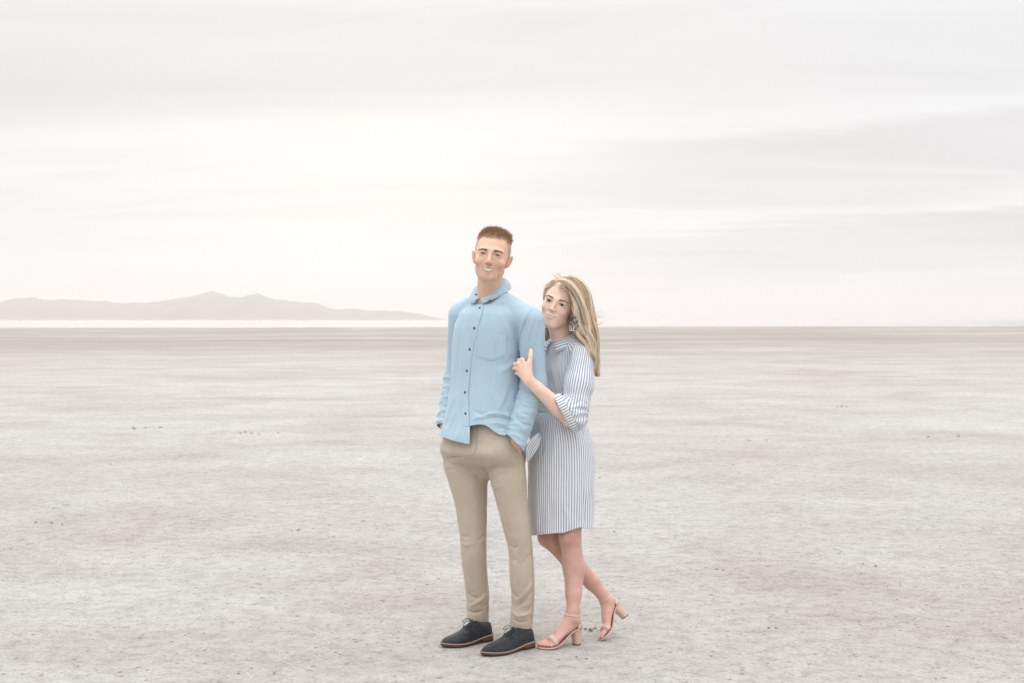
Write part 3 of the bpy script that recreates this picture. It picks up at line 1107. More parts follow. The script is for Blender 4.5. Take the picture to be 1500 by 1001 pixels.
def hair_mat(name, rough=0.42):
    m, t, b = mat(name)
    c = attr(t, 'col')
    t.links.new(c, b.inputs['Base Color'])
    b.inputs['Roughness'].default_value = rough
    b.inputs['Specular IOR Level'].default_value = 0.45
    tr = nd(t, 'ShaderNodeBsdfTranslucent')
    t.links.new(c, tr.inputs[0])
    mx = nd(t, 'ShaderNodeMixShader')
    mx.inputs[0].default_value = 0.22
    out = t.nodes['Material Output']
    t.links.new(b.outputs[0], mx.inputs[1]); t.links.new(tr.outputs[0], mx.inputs[2])
    t.links.new(mx.outputs[0], out.inputs['Surface'])
    return m

def face_details(fr, female, body_tree, parent):
    """eyes, lashes, brows and teeth set on the finished head; body_tree is the body's BVH"""
    R = fr.R
    W_ = fr.to_world
    fwd = Vector(R @ np.array((0, -1.0, 0)))
    def proj(Q, off):
        """drop points in head axes onto the face along the head's own front axis"""
        out = []
        for p in np.asarray(Q).reshape(-1, 3):
            o = Vector(W_(np.array((p[0], -0.16, p[2]))))
            h = body_tree.ray_cast(o, -fwd, 0.2)
            out.append(np.array(h[0]) + np.array(fwd) * off if h[0] is not None else W_(p))
        return np.array(out)
    for q, Q, F, x, z, y, c, open_, hw, sh, look, iris, m_eye, m_lash, m_brow in eye_parts(fr, female, parent):
        Pw = proj(Q, 0.0009)
        me = np_mesh('eye', Pw, F)
        lx, lz = 0.0008 if female else 0.0, 0.0003
        d = np.hypot((x.ravel() - lx), z.ravel() - lz)
        col = np.where((d < 0.0026)[:, None], (0.012, 0.01, 0.01), np.where((d < 0.0066)[:, None], iris, (0.56, 0.52, 0.49) if not female else (0.66, 0.62, 0.60)))
        set_col(me, 'col', col)
        link('eye', me, m_eye, parent)
        # upper lash line and lower rim
        u = np.linspace(-1, 1, 13)
        up = np.stack([c[0] + u * hw * 1.06, 0 * u - 0.09, c[2] + open_ * (1 - np.abs(u) ** 2.2) * 1.12 + q * u * hw * 0.09], 1)
        lo = np.stack([c[0] + u * hw, 0 * u - 0.09, c[2] - open_ * (1 - np.abs(u) ** 2.2) * 0.85 + q * u * hw * 0.09], 1)
        mb = MB()
        k = 1.3 if female else 0.85
        mb.tube(proj(up, 0.0012), k * 0.00135 * (1 - 0.6 * np.abs(u)) , 5)
        mb.tube(proj(lo, 0.0008), k * 0.0006 * (1 - 0.6 * np.abs(u)), 5)
        if female:
            n = 26
            uu = np.linspace(-0.9, 0.98, n)
            rt = np.stack([c[0] + uu * hw, 0 * uu - 0.09, c[2] + open_ * (1 - np.abs(uu) ** 2.2) * 1.12 + q * uu * hw * 0.09], 1)
            ds = np.stack([uu * 0.6, 0 * uu - 0.9, 0.75 + 0 * uu], 1) @ R.T
            ds /= np.linalg.norm(ds, axis=1)[:, None]
            mb.add(*strands(proj(rt, 0.001), ds, 0.0055, 0.00032, 2))
        mb.build('eyelashes', m_lash, parent)
        # brow: short hairs laid along an arch
        n = 170 if not female else 190
        s = rng.random(n)
        bx = 0.0135 + 0.0375 * s
        arch = 0.0135 + 0.0050 * np.sin(np.pi * np.clip(s * 0.9, 0, 1)) - 0.0015 * s
        th = (0.0036 if not female else 0.0027) * (1 - 0.65 * s)
        if female:
            arch = 0.0170 + 0.0085 * s - 0.0085 * np.maximum(0, s - 0.68) / 0.32
        bz = arch + (rng.random(n) - 0.5) * 2 * th
        rt = proj(np.stack([q * bx, 0 * bx, bz], 1), 0.0002)
        ds = np.stack([q * (0.85 + 0 * s), -0.18 + 0.42 * s, 0.55 - 0.95 * s + 0.2 * rng.normal(size=n)], 1) @ R.T
        ds /= np.linalg.norm(ds, axis=1)[:, None]
        V, F2 = strands(rt, ds, 0.0062, 0.00044 if not female else 0.00052, 2)
        link('eyebrow', np_mesh('eyebrow', V, F2), m_brow, parent)
    # teeth: one arched row behind the lips
    m_t, t, b = mat('teeth_woman' if female else 'teeth_man')
    b.inputs['Base Color'].default_value = (0.86, 0.82, 0.75, 1)
    b.inputs['Roughness'].default_value = 0.2
    mb = MB()
    mz = -0.0665
    ws = (0.0088, 0.0076, 0.0076, 0.0066)
    for q in (-1, 1):
        x0 = 0.0
        for k, wd in enumerate(ws):
            xc = x0 + wd / 2; x0 += wd * 0.93
            yy = -0.0902 + 19.0 * xc * xc
            V, F = ellipsoid((q * xc, yy, mz + 11 * xc * xc + (0.0016 if not female else 0.0010)), (wd * 0.60, 0.0030, (0.0092 if not female else 0.0080) - 0.0009 * k), nu=10, nv=7)
            mb.add(W_(V), F)
    mb.build('teeth', m_t, parent)
# ------------------------------------------------------------------ the man
MAN = empty('person', (-0.075, 0.02, 0.0), 'man in a pale blue button-down shirt and khaki trousers, hands in his pockets', 'person')
SKIN_M = (0.735, 0.50, 0.375)
mh_c = at(720.4, 375.8, -0.03)
mh_R = rotm(yaw=-4, pitch=-3, roll=8)
m_head = Framed(head_shape(False), mh_c, mh_R, 1.0, (-0.115, -0.135, -0.14), (0.115, 0.125, 0.13))
TY = 40.0   # the trunk is turned this far to the left of the picture
def man_body_shape():
    s = Shape()
    s.sub_shape(m_head, 0.01)
    nb = at(717, 440, 0.045)
    s.add(cap(m_head.to_world((0, 0.032, -0.055)), nb, 0.0540, 0.0575), 0.018)
    s.add(cap(m_head.to_world((0, 0.006, -0.085)), nb + (0, -0.026, 0), 0.032, 0.030), 0.02)
    # trunk and limbs inside the clothes
    ch = at(722, 500, 0.03); wa = at(712, 590, 0.02); pe = at(706, 655, 0.02)
    c, si = math.cos(rad(TY)), math.sin(rad(TY))
    lat = np.array((c, -si, 0))
    s.add(ell(ch, (0.135, 0.085, 0.18), np.array([[c, si, 0], [-si, c, 0], [0, 0, 1]])), 0.03)
    s.add(ell(wa, (0.115, 0.085, 0.18), np.array([[c, si, 0], [-si, c, 0], [0, 0, 1]])), 0.03)
    s.add(ell(pe, (0.125, 0.085, 0.10), np.array([[c, si, 0], [-si, c, 0], [0, 0, 1]])), 0.03)
    for sh_, el_, wr in (MR, ML):
        s.add(cap(nb, sh_, 0.034, 0.040), 0.03)
        s.add(cap(sh_, el_, 0.042, 0.036), 0.02)
        s.add(cap(el_, wr + np.array((0.003, 0.008, 0)), 0.036, 0.025), 0.02)
    for hip, kn, an in (LR, LL):
        s.add(cap(hip, kn, 0.066, 0.037), 0.03)
        s.add(cap(kn, an, 0.037, 0.030), 0.02)
    # hands: palm goes down into the pocket, fingers inside it, thumb edge outside
    # hands: the palms slide into the slanting pockets, fingers inside the trousers
    for wr, tgt in ((ML[2] + np.array((0.003, 0.004, 0)), at(733, 705, -0.02)), (MR[2], at(672, 690, 0.09))):
        d = (tgt - wr) / np.linalg.norm(tgt - wr)
        u = np.cross(d, (0, -1, 0)); u /= np.linalg.norm(u)
        s.add(ecap(wr, wr + d * 0.085, 0.026, 0.036, np.cross(u, d), 0.5), 0.015)
        for k in range(4):
            b0 = wr + d * 0.088 + u * (k - 1.5) * 0.019
            s.add(cap(b0, b0 + d * (0.05 - 0.004 * abs(k - 1.5)), 0.0095, 0.008), 0.004)
        s.add(cap(wr + d * 0.03 - u * 0.018, wr + d * 0.085 - u * 0.036, 0.013, 0.010), 0.01)
    return s
MR = (at(675, 462, 0.175), at(669, 555, 0.225), at(653, 622, 0.130))      # his right shoulder, elbow, wrist (left in the picture)
ML = (at(778, 470, -0.095), at(782, 562, -0.075), at(757, 643, -0.135))   # his left
LR = (at(686, 668, 0.09), at(694, 800, 0.07), at(700, 905, 0.105))
LL = (at(740, 668, -0.03), at(762.5, 800, -0.05), at(765, 912, -0.035))

def build_man_body():
    S = man_body_shape()
    hc = mh_c
    xs = axis((-0.36, hc[0] - 0.105, 0.006), (hc[0] - 0.105, hc[0] + 0.105, 0.0018), (hc[0] + 0.105, 0.16, 0.006))
    ys = axis((-0.26, hc[1] - 0.14, 0.006), (hc[1] - 0.14, hc[1] - 0.04, 0.0016), (hc[1] - 0.04, hc[1] + 0.12, 0.0035), (hc[1] + 0.12, 0.34, 0.006))
    zs = axis((0.05, hc[2] - 0.20, 0.006), (hc[2] - 0.20, hc[2] - 0.13, 0.003), (hc[2] - 0.13, hc[2] + 0.05, 0.0016), (hc[2] + 0.05, hc[2] + 0.13, 0.003))
    V, F = sdf_mesh(S, xs, ys, zs)
    V = relax(V, F, 1, 0.35)
    Q = m_head.to_local(V)
    isf = np.linalg.norm(Q, axis=1) < 0.17
    C = np.broadcast_to(np.asarray(SKIN_M), (len(V), 3)).copy()
    C[isf] = skin_colour(Q[isf], False, SKIN_M)
    me = np_mesh('body', V, F)
    set_col(me, 'col', C)
    o = link('body', me, skin_mat('skin_man'), MAN)
    return o, V, F
man_body, MBV, MBF = build_man_body()
_t = MBV[:, 2] > mh_c[2] - 0.16
face_details(m_head, False, bvh(MBV, MBF[_t[MBF].all(1)]), man_body)

# hair: short back and sides, longer swept top
def man_hairline(Q):
    th = np.degrees(np.arctan2(np.abs(Q[:, 0]), -(Q[:, 1] - 0.012)))
    zl = np.interp(th, [0, 22, 38, 47, 55, 63, 72, 82, 95, 112, 130, 180], [0.0670, 0.0685, 0.071, 0.066, 0.050, 0.020, -0.004, -0.012, 0.018, -0.012, -0.045, -0.066])
    return Q[:, 2] - zl + 0.0045 * noise(Q * np.array((150, 60, 60)) + 7)
def build_man_hair():
    Q = m_head.to_local(MBV)
    hl = man_hairline(Q)
    ok = (np.linalg.norm(Q - (0, 0.016, 0.034), axis=1) < 0.125) & (hl > -0.003) & (Q[:, 2] > -0.08)
    # not the ears
    ear = (np.abs(Q[:, 0]) > 0.0765) & (Q[:, 2] < 0.022)
    ok &= ~ear
    F = MBF[ok[MBF].all(1)]
    used = np.unique(F); mp = np.full(len(MBV), -1); mp[used] = np.arange(len(used)); F = mp[F]
    V, Ql, h = MBV[used], Q[used], hl[used]
    N = vnormals(V, F)
    top = ss(0.055, 0.092, Ql[:, 2])
    n1 = noise(Ql * np.array((90, 45, 90)))
    thick = 0.0012 * ss(-0.002, 0.012, h) + top * ss(0.0, 0.022, h) * (0.0050 + 0.003 * n1) - 0.0010 * (1 - ss(-0.003, 0.004, h))
    V2 = V + N * thick[:, None]
    hm = hair_mat('hair_man', 0.5)
    base = np.array((0.60, 0.405, 0.25))
    sk = np.asarray(SKIN_M)
    fade = ss(-0.003, 0.030, h)[:, None] * (0.62 + 0.38 * ss(0.02, 0.06, Ql[:, 2]))[:, None]
    me = np_mesh('hair', V2, F)
    set_col(me, 'col', sk * (1 - fade) * 0.8 + base * fade)
    o = link('hair', me, hm, MAN)
    # strands
    n = 11000
    T = tri(F)
    ar = np.linalg.norm(np.cross(V[T[:, 1]] - V[T[:, 0]], V[T[:, 2]] - V[T[:, 0]]), axis=1)
    wgt = ar * (0.6 + 1.4 * top[T].mean(1)) * (0.25 + 0.75 * ss(0.0, 0.02, h[T].mean(1)))
    k = rng.choice(len(T), n, p=wgt / wgt.sum())
    b = rng.dirichlet((1, 1, 1), n)
    root = (V2[T[k]] * b[:, :, None]).sum(1); nn = (N[T[k]] * b[:, :, None]).sum(1)
    q = (Ql[T[k]] * b[:, :, None]).sum(1); tp = (top[T[k]] * b).sum(1); hh = (h[T[k]] * b).sum(1)
    comb_top = np.array((0.10, -0.30, 0.60)); comb_side = np.array((0, 0.25, -0.9))
    cl = noise(q * 80)[:, None] * np.array((1.0, 0.4, 0.3)) * 0.8
    loc = tp[:, None] * (comb_top + cl) + (1 - tp[:, None]) * comb_side
    d = nn * (0.75 * tp + 0.28)[:, None] + (loc @ mh_R.T) + rng.normal(size=(n, 3)) * 0.16
    d /= np.linalg.norm(d, axis=1)[:, None]
    L = (0.0035 + 0.0150 * tp * (0.5 + 0.8 * rng.random(n)) * (1 + 0.7 * noise(q * 60 + 3))) * ss(-0.004, 0.010, hh)
    Vs, Fs = strands(root - nn * 0.001, d, L, 0.00048, 3, bend=(np.array((0.15, -0.1, -0.2)) @ mh_R.T)[None] * tp[:, None])
    me = np_mesh('hair_strands', Vs, Fs, smooth=False)
    cc = base * (0.55 + 0.75 * rng.random((n, 1)))
    set_col(me, 'col', per_strand(cc, 4))
    s_ = link('hair_strands', me, hm, o)
    s_['kind'] = 'stuff'
build_man_hair()

# cloth
def chambray():
    m, t, b = mat('chambray')
    co = obj_co(t)
    vert = tnoise(t, tmap(t, co, (900, 900, 90)), 1.0, 2, 0.6)
    horz = tnoise(t, tmap(t, co, (120, 120, 1100)), 1.0, 2, 0.6)
    slub = tnoise(t, tmap(t, co, (160, 160, 9)), 1.0, 4, 0.7)
    big = tnoise(t, co, 7, 3)
    c = tmix(t, tramp(t, slub, [(0.3, 0.0), (0.7, 1.0)]), (0.405, 0.535, 0.625), (0.442, 0.570, 0.655))
    c = tmix(t, tramp(t, vert, [(0.35, 0.0), (0.65, 1.0)]), tmix(t, 1.0, c, (0.90, 0.93, 0.96), 'MULTIPLY'), tmix(t, 1.0, c, (1.07, 1.05, 1.03), 'MULTIPLY'))
    c = tmix(t, tramp(t, horz, [(0.35, 0.0), (0.65, 1.0)]), tmix(t, 1.0, c, (0.88, 0.92, 0.95), 'MULTIPLY'), c)
    c = tmix(t, tramp(t, big, [(0.35, 0.0), (0.7, 1.0)]), c, tmix(t, 1.0, c, (1.05, 1.03, 1.015), 'MULTIPLY'))
    t.links.new(c, b.inputs['Base Color'])
    b.inputs['Roughness'].default_value = 0.9
    b.inputs['Specular IOR Level'].default_value = 0.15
    b.inputs['Sheen Weight'].default_value = 0.15
    h = tmath(t, 'ADD', vert, horz)
    bu = tbump(t, None, h, 0.25, 0.0008)
    tbump(t, b, tnoise(t, tmap(t, co, (40, 40, 20)), 1.0, 3, 0.5, 0.25), 0.40, 0.008, bu)
    return m
M_SHIRT = chambray()
def khaki():
    m, t, b = mat('khaki_twill')
    co = obj_co(t)
    tw = nd(t, 'ShaderNodeTexWave')
    tw.inputs['Scale'].default_value = 420; tw.inputs['Distortion'].default_value = 1.0
    t.links.new(tmap(t, co, (1, 1, 0.8)), tw.inputs['Vector'])
    n = tnoise(t, tmap(t, co, (500, 500, 350)), 1.0, 3, 0.6)
    big = tnoise(t, co, 9, 4, 0.6)
    c = tmix(t, tramp(t, n, [(0.3, 0.0), (0.7, 1.0)]), (0.495, 0.415, 0.335), (0.535, 0.45, 0.365))
    c = tmix(t, tramp(t, big, [(0.35, 0.0), (0.68, 1.0)]), tmix(t, 1.0, c, (0.93, 0.92, 0.90), 'MULTIPLY'), c)
    t.links.new(c, b.inputs['Base Color'])
    b.inputs['Roughness'].default_value = 0.88
    b.inputs['Specular IOR Level'].default_value = 0.2
    b.inputs['Sheen Weight'].default_value = 0.12
    bu = tbump(t, None, tw.outputs[1], 0.2, 0.0005)
    tbump(t, b, tnoise(t, tmap(t, co, (40, 40, 20)), 1.0, 3, 0.5, 0.3), 0.65, 0.010, bu)
    return m
M_KHAKI = khaki()
M_STITCH = plain('stitching', (0.34, 0.465, 0.57), 0.9)
M_STITCH_K = plain('khaki_stitching', (0.36, 0.28, 0.20), 0.9)
M_BUTTON = plain('horn_button', (0.075, 0.055, 0.050), 0.35)

def prow(py, xl, xr, y, ratio, yaw):
    z = at(750, py, y)[2]
    a, b_ = at(xl, py, y)[0], at(xr, py, y)[0]
    w_ = (b_ - a) / 2
    c, s = math.cos(rad(yaw)), math.sin(rad(yaw))
    A = w_ / math.sqrt(c * c + (ratio * s) ** 2)
    return (z, (a + b_) / 2, y, A, A * ratio, -yaw)

def proj_px(V):
    """pixel of the photograph at which points of the place are seen"""
    d = V - CAM
    f = np.array((0, math.cos(PITCH), -math.sin(PITCH))); u = np.array((0, math.sin(PITCH), math.cos(PITCH)))
    k = FPX / (d @ f)
    return 750 + d[:, 0] * k, 500.5 - (d @ u) * k

def build_shirt():
    S = Shape()
    rows = [prow(446, 690, 752, 0.035, 0.74, TY), prow(462, 672, 765, 0.03, 0.68, TY), prow(485, 664, 765, 0.028, 0.66, TY), prow(515, 662, 762, 0.025, 0.66, TY), prow(556, 661, 761, 0.02, 0.68, TY),
            prow(590, 656, 761, 0.018, 0.72, TY), prow(615, 651, 762, 0.018, 0.78, TY), prow(645, 644.5, 769, 0.02, 0.84, TY), prow(672, 643, 772, 0.02, 0.84, TY)]
    torso = zloft(rows, 2.15)
    S.add(torso, 0.01)
    nb = at(719, 438, 0.05)
    S.add(cap(nb + (0, 0.01, 0.005), MR[0] + (0.012, 0, 0.012), 0.054, 0.050), 0.035)
    S.add(cap(nb + (0.01, 0.0, 0.0), ML[0] + (-0.012, 0, 0.010), 0.056, 0.052), 0.035)
    a = Shape()
    for (sh, el, wr), r in ((MR, (0.056, 0.050, 0.039)), (ML, (0.058, 0.0535, 0.044))):
        a.add(cap(sh, el, r[0], r[1]), 0.01)
        a.add(cap(el, wr + (wr - el) * 0.25, r[1], r[2]), 0.025)
    a.lo, a.hi = np.array((-0.5, -0.4, 0.4)), np.array((0.4, 0.5, 1.7))
    S.sub_shape(a, 0.010)
    st = 0.0043
    V, F = sdf_mesh(S, axis((-0.40, 0.20, st)), axis((-0.26, 0.36, st)), axis((at(0, 676, 0)[2], 1.60, st)))
    V = relax(V, F, 3, 0.5)
    N = vnormals(V, F)
    # soft overall slackness
    c_, s_ = math.cos(rad(TY)), math.sin(rad(TY))
    sl = 0.0030 * noise(V * np.array((9, 9, 5.5)) + 3) + 0.0018 * noise(V * np.array((22, 22, 9)) + 8)
    # sleeves ruck round the forearm
    for (sh, el, wr), k in ((ML, 1.0), (MR, 1.2)):
        ax_ = (wr - el) / np.linalg.norm(wr - el)
        dd, tt = seg_dist(V, np.array((sh * 0.45 + el * 0.55, el, wr)))
        m = ss(0.085, 0.060, dd)
        al = V @ ax_
        ruck = noise(np.stack([al * 30, (V @ np.array((0.7, 0.5, 0.5))) * 9, (V @ np.array((0.5, -0.7, 0.5))) * 9], 1))
        sl += m * k * 0.0060 * (1 - np.minimum(1, np.abs(ruck) * 1.6)) ** 1.5 * ss(0.15, 0.45, tt) - m * 0.0012
    V = V + N * sl[:, None]
    N = vnormals(V, F); tree = bvh(V, F)
    items = [
        # pulls from the armpit across the chest
        ([(742, 468), (752, 486), (758, 500)], 3.5, -2.4), ([(736, 472), (748, 492), (756, 508)], 3.0, 2.0), ([(730, 486), (744, 500), (756, 516)], 3.5, -1.4),
        ([(757, 520), (740, 532), (722, 538)], 5, -1.5), ([(757, 531), (742, 541), (728, 548)], 4, 1.5),
        # shoulder seam on his left sleeve and its puckers
        ([(781, 449), (774, 462), (766, 480), (760, 498), (758, 515)], 1.6, -2.2), ([(784, 450), (777, 463), (769, 481), (763, 499)], 1.8, 1.5),
        ([(787, 460), (781, 485), (778, 510)], 3, -1.8), ([(792, 470), (789, 495), (786, 515)], 3, -1.4), ([(783, 462), (775, 490), (772, 515)], 3, 1.6), ([(796, 480), (793, 505), (791, 525)], 2.2, 1.4),
        # folds at the elbow and forearm
        ([(764, 560), (774, 566), (788, 566)], 2.6, 3.0), ([(763, 567), (774, 574), (790, 573)], 2.2, -3.2), ([(759, 580), (772, 588), (790, 586)], 3, 2.4), ([(758, 590), (770, 597), (788, 598)], 2.2, -2.4),
        ([(756, 600), (766, 610), (784, 612)], 2.6, 2.6), ([(753, 608), (764, 620), (780, 624)], 2.2, -3.0), ([(756, 618), (766, 628), (776, 630)], 2.2, 1.8),
        # trunk: soft drags down to the waist, bunching above the raised hem
        ([(700, 470), (695, 520), (692, 560)], 6, 1.2), ([(676, 470), (672, 520), (668, 580)], 5, -1.8), ([(668, 470), (667, 520), (664, 560)], 3, 1.6), ([(684, 560), (676, 600), (668, 632)], 4, -1.4),
        ([(750, 560), (744, 585), (735, 604)], 4, -1.8), ([(741, 570), (735, 590), (726, 606)], 4, 1.6),
        ([(700, 612), (720, 606), (742, 608), (752, 613)], 2.6, 3.0), ([(706, 617), (722, 612), (742, 614), (752, 618)], 2.0, -3.2), ([(716, 621), (730, 620), (748, 626)], 2.0, 2.8), ([(722, 628), (736, 627), (748, 631)], 1.7, -2.8),
        ([(690, 600), (704, 607), (716, 606)], 3, -1.6), ([(690, 616), (700, 612), (712, 611)], 2.4, 1.6),
        ([(672, 590), (664, 612), (655, 634)], 3, 1.8), ([(664, 590), (657, 612), (650, 630)], 2.4, -2.2), ([(678, 618), (672, 636), (664, 646)], 3, 1.4),
        # his right sleeve
        ([(650, 556), (655, 562), (661, 563)], 2, -2.2), ([(648, 574), (654, 580), (658, 579)], 2, 2.2), ([(646, 590), (651, 596), (655, 594)], 2, -2.2), ([(644, 604), (649, 610), (653, 608)], 2, 2.2),
        ([(659, 490), (660, 510), (659, 530)], 2.4, -1.6),
    ]
    V = fold(V, N, tree, [(p, w * 0.8, h * 1.8) for p, w, h in items])
    T = tri(F)
    # cut the hem, cuffs and neck
    px, py = proj_px(V)
    cen = at(709, 640, 0.02)
    front = -(V[:, 0] - cen[0]) * s_ - (V[:, 1] - cen[1]) * c_
    hem_l = np.interp(px, [640, 648, 660, 674, 683, 688], [636, 640, 645, 648.5, 650, 650])
    hem_r = np.interp(px, [687, 689, 695, 702, 709, 716, 724, 732, 740, 748, 756, 775], [625, 624, 622.8, 622.0, 622.6, 626, 632.5, 637, 638.5, 637.5, 634, 632])
    hem_py = np.where(px < 687.6, hem_l, hem_r)
    d_f = V[:, 1] - CAM[1]
    zhem_f = CAM[2] + d_f * (np.tan(-PITCH + np.arctan((500.5 - hem_py) / FPX)))
    zhem_b = at(0, 646, 0.1)[2]
    kf = ss(-0.03, 0.03, front)
    g1 = V[:, 2] - (zhem_f * kf + zhem_b * (1 - kf))
    dt = torso.f(V)
    for (sh, el, wr), end in ((MR, 0.012), (ML, 0.032)):
        ax_ = (wr - el) / np.linalg.norm(wr - el)
        dd, _ = seg_dist(V, np.array((el, wr + ax_ * 0.06)))
        isarm = (dd < 0.075) & (((V - el) @ ax_) > 0.02) & (dd - 0.047 < dt)
        gc = np.linalg.norm(wr - el) + end - (V - el) @ ax_
        if sh is ML[0]:
            nn_ = np.array((-0.70, -0.15, -0.70)); nn_ /= np.linalg.norm(nn_)
            gc = -(V - at(752, 646.8, ML[2][1])) @ nn_
        g1 = np.where(isarm, gc, g1)
    V1, T1 = clip(V, T, g1)
    # neck opening
    q = V1 - nb
    g2 = np.hypot(q[:, 0] + 0.004, (q[:, 1] + 0.012)) - 0.045
    g2 = np.where(V1[:, 2] > nb[2] - 0.09, g2, 1.0)
    V1, T1 = clip(V1, T1, g2)
    me = np_mesh('shirt', V1, T1)
    o = link('shirt', me, M_SHIRT, MAN)
    solidify(o, 0.0014)
    return o, tree, V, F
shirt, shirt_tree, SHV, SHF = build_shirt()

def patch(tree, poly_l, poly_r, n, m, off, edge=0.0004, name='placket', mat_=None, parent=None, point=0):
    """a strip of cloth lying on a garment between two pixel lines"""
    L, R = bez(poly_l, n), bez(poly_r, n)
    V = []
    s = np.linspace(0, 1, m)
    for i in range(n):
        for j in range(m):
            p = L[i] * (1 - s[j]) + R[i] * s[j]
            p = p + np.array((0, point * (i / (n - 1)) * (1 - abs(2 * s[j] - 1))))
            h = hit(tree, *p)
            if h is None:
                h = V[-1] if V else at(p[0], p[1], 0)
            e = min(i, n - 1 - i) > 0 and 0 < j < m - 1
            V.append(h + (CAM - h) / np.linalg.norm(CAM - h) * (off if e else edge))
    V = np.array(V)
    i, j = np.meshgrid(np.arange(n - 1), np.arange(m - 1), indexing='ij'); i, j = i.ravel(), j.ravel()
    F = np.stack([i * m + j, (i + 1) * m + j, (i + 1) * m + j + 1, i * m + j + 1], 1)
    return link(name, np_mesh(name, V, F), mat_, parent)
btn = [(702.7, 452), (694.8, 481), (688.2, 512), (684, 543.5), (681.2, 575), (682, 606)]
pl = [(700.5, 438)] + [(x, y) for x, y in btn] + [(682.2, 624.5)]
placket = patch(shirt_tree, [(x - 5.2, y) for x, y in pl], [(x + 5.4, y) for x, y in pl], 60, 8, 0.0026, 0.0012, 'placket', M_SHIRT, shirt)
patch(shirt_tree, [(698, 488), (697.5, 505), (697, 520)], [(742, 490), (742, 505), (742, 520)], 16, 15, 0.0012, 0.0005, 'chest_pocket', M_SHIRT, shirt, point=8.5)
patch(shirt_tree, [(680.5, 626), (680.8, 640), (681, 650.2)], [(688.2, 626), (688.0, 640), (687.6, 650.6)], 16, 6, 0.0019, 0.0010, 'shirt_tail', M_SHIRT, shirt)
def stitch(tree, pts, name, parent, m_, r=0.0007, n=40, off=0.0008):
    P = [hit(tree, *p) for p in bez(pts, n)]
    P = np.array([p for p in P if p is not None])
    P = P + (CAM - P) / np.linalg.norm(CAM - P, axis=1)[:, None] * off
    V, F = tube(P, r, 5)
    return link(name, np_mesh(name, V, split_faces(F)), m_, parent)
stitch(shirt_tree, [(x + 5.0, y) for x, y in pl], 'stitching', shirt, M_STITCH, n=70, off=0.003)
stitch(shirt_tree, [(751.5, 619), (757, 626), (764, 634), (771, 640)], 'stitching', shirt, M_STITCH, r=0.0006, n=24, off=0.0004)
stitch(shirt_tree, [(781, 449), (774, 462), (766, 480), (761, 498), (758.5, 515), (757.5, 530)], 'seam', shirt, M_STITCH, 0.0009, 40, 0.0004)
stitch(shirt_tree, [(697.3, 489), (697, 505), (696.8, 520), (709, 525.5), (721, 528.5), (733, 524), (742, 519), (742, 505), (742, 491)], 'stitching', shirt, M_STITCH, n=60, off=0.002)
def button(p, nrm, r, parent, m_=None):
    nrm = np.asarray(nrm, float); nrm /= np.linalg.norm(nrm)
    q = Vector(nrm).to_track_quat('Z', 'Y').to_matrix()
    mb = MB()
    a = np.linspace(0, 2 * math.pi, 16, endpoint=False)
    prof = [(0.0, 0.0012), (0.55, 0.0012), (0.75, 0.0022), (1.0, 0.0016), (1.0, 0.0)]
    V = np.array([[r * pr * math.cos(t), r * pr * math.sin(t), z] for pr, z in prof for t in a])
    F = np.array([[i * 16 + j, i * 16 + (j + 1) % 16, (i + 1) * 16 + (j + 1) % 16, (i + 1) * 16 + j] for i in range(4) for j in range(16)])
    mb.add(V @ np.array(q).T + p, F)
    return mb.build('button', m_ or M_BUTTON, parent)
for x, y in btn:
    p = hit(shirt_tree, x, y)
    d = (CAM - p) / np.linalg.norm(CAM - p)
    button(p + d * 0.0028, np.array((-0.62, -0.75, 0.1)), 0.0056, shirt)

# collar
def collar_mesh(nb, yaw, zf, zb, rt, rb, drop_b, out_b, mat_, parent, half=172, uvn=None, tipx=0.020, zexp=1.25, dfront=1.3):
    fr_ = np.array((-math.sin(rad(yaw)), -math.cos(rad(yaw)), 0)); la = np.array((math.cos(rad(yaw)), -math.sin(rad(yaw)), 0))
    n, m = 61, 15
    ph = np.radians(np.linspace(-half, half, n))
    V = []; UV = []
    for p in ph:                   # round the back from one front edge to the other: 0 at the nape
        f = -math.cos(p)           # +1 in front, -1 at the nape
        fwd = fr_ * f; sid = la * math.sin(p)
        dirv = fwd + sid
        ft = (1 + f) / 2
        rtop = rt + rb * (1 - ft)
        top = nb + fwd * (rtop + 0.004) + sid * (rtop + 0.001)
        top[2] = zb + (zf - zb) * ft ** zexp
        drop = drop_b * (1 + (dfront - 1) * ft ** 5)
        out = out_b * (1 + 0.9 * abs(math.sin(p)) + 0.2 * ft ** 4)
        tip = max(0, (abs(p) - rad(half - 32)) / rad(32))
        base = top + dirv * out * (1 - 0.35 * tip) + np.array((0, 0, -drop)) + la * np.sign(math.sin(p)) * tipx * tip + fr_ * 0.006 * tip
        inner = top + dirv * -0.003 + np.array((0, 0, -drop_b + 0.012 * ft))
        for j in range(5):
            t = j / 4
            V.append(inner * (1 - t) + (top + dirv * -0.0015) * t); UV.append((p * rt, t * 0.03))
        for j in range(m - 5):
            t = (j + 1) / (m - 5)
            V.append(top * (1 - t) + base * t + dirv * math.sin(math.pi * t) * 0.006 + np.array((0, 0, 0.004 * math.sin(math.pi * t))))
            UV.append((p * rt * 1.3, 0.03 + t * drop_b))
    V = np.array(V)
    i, j = np.meshgrid(np.arange(n - 1), np.arange(m - 1), indexing='ij'); i, j = i.ravel(), j.ravel()
    F = np.stack([i * m + j, (i + 1) * m + j, (i + 1) * m + j + 1, i * m + j + 1], 1)
    me = np_mesh('collar', V, F)
    if uvn:
        U = np.array(UV)
        set_uv(me, np.stack([U[:, 1] * uvn, U[:, 0]], 1))
    o = link('collar', me, mat_, parent)
    solidify(o, 0.0016, 0)
    s = o.modifiers.new('smooth', 'SUBSURF'); s.levels = s.render_levels = 1
    return o, bvh(V, F)
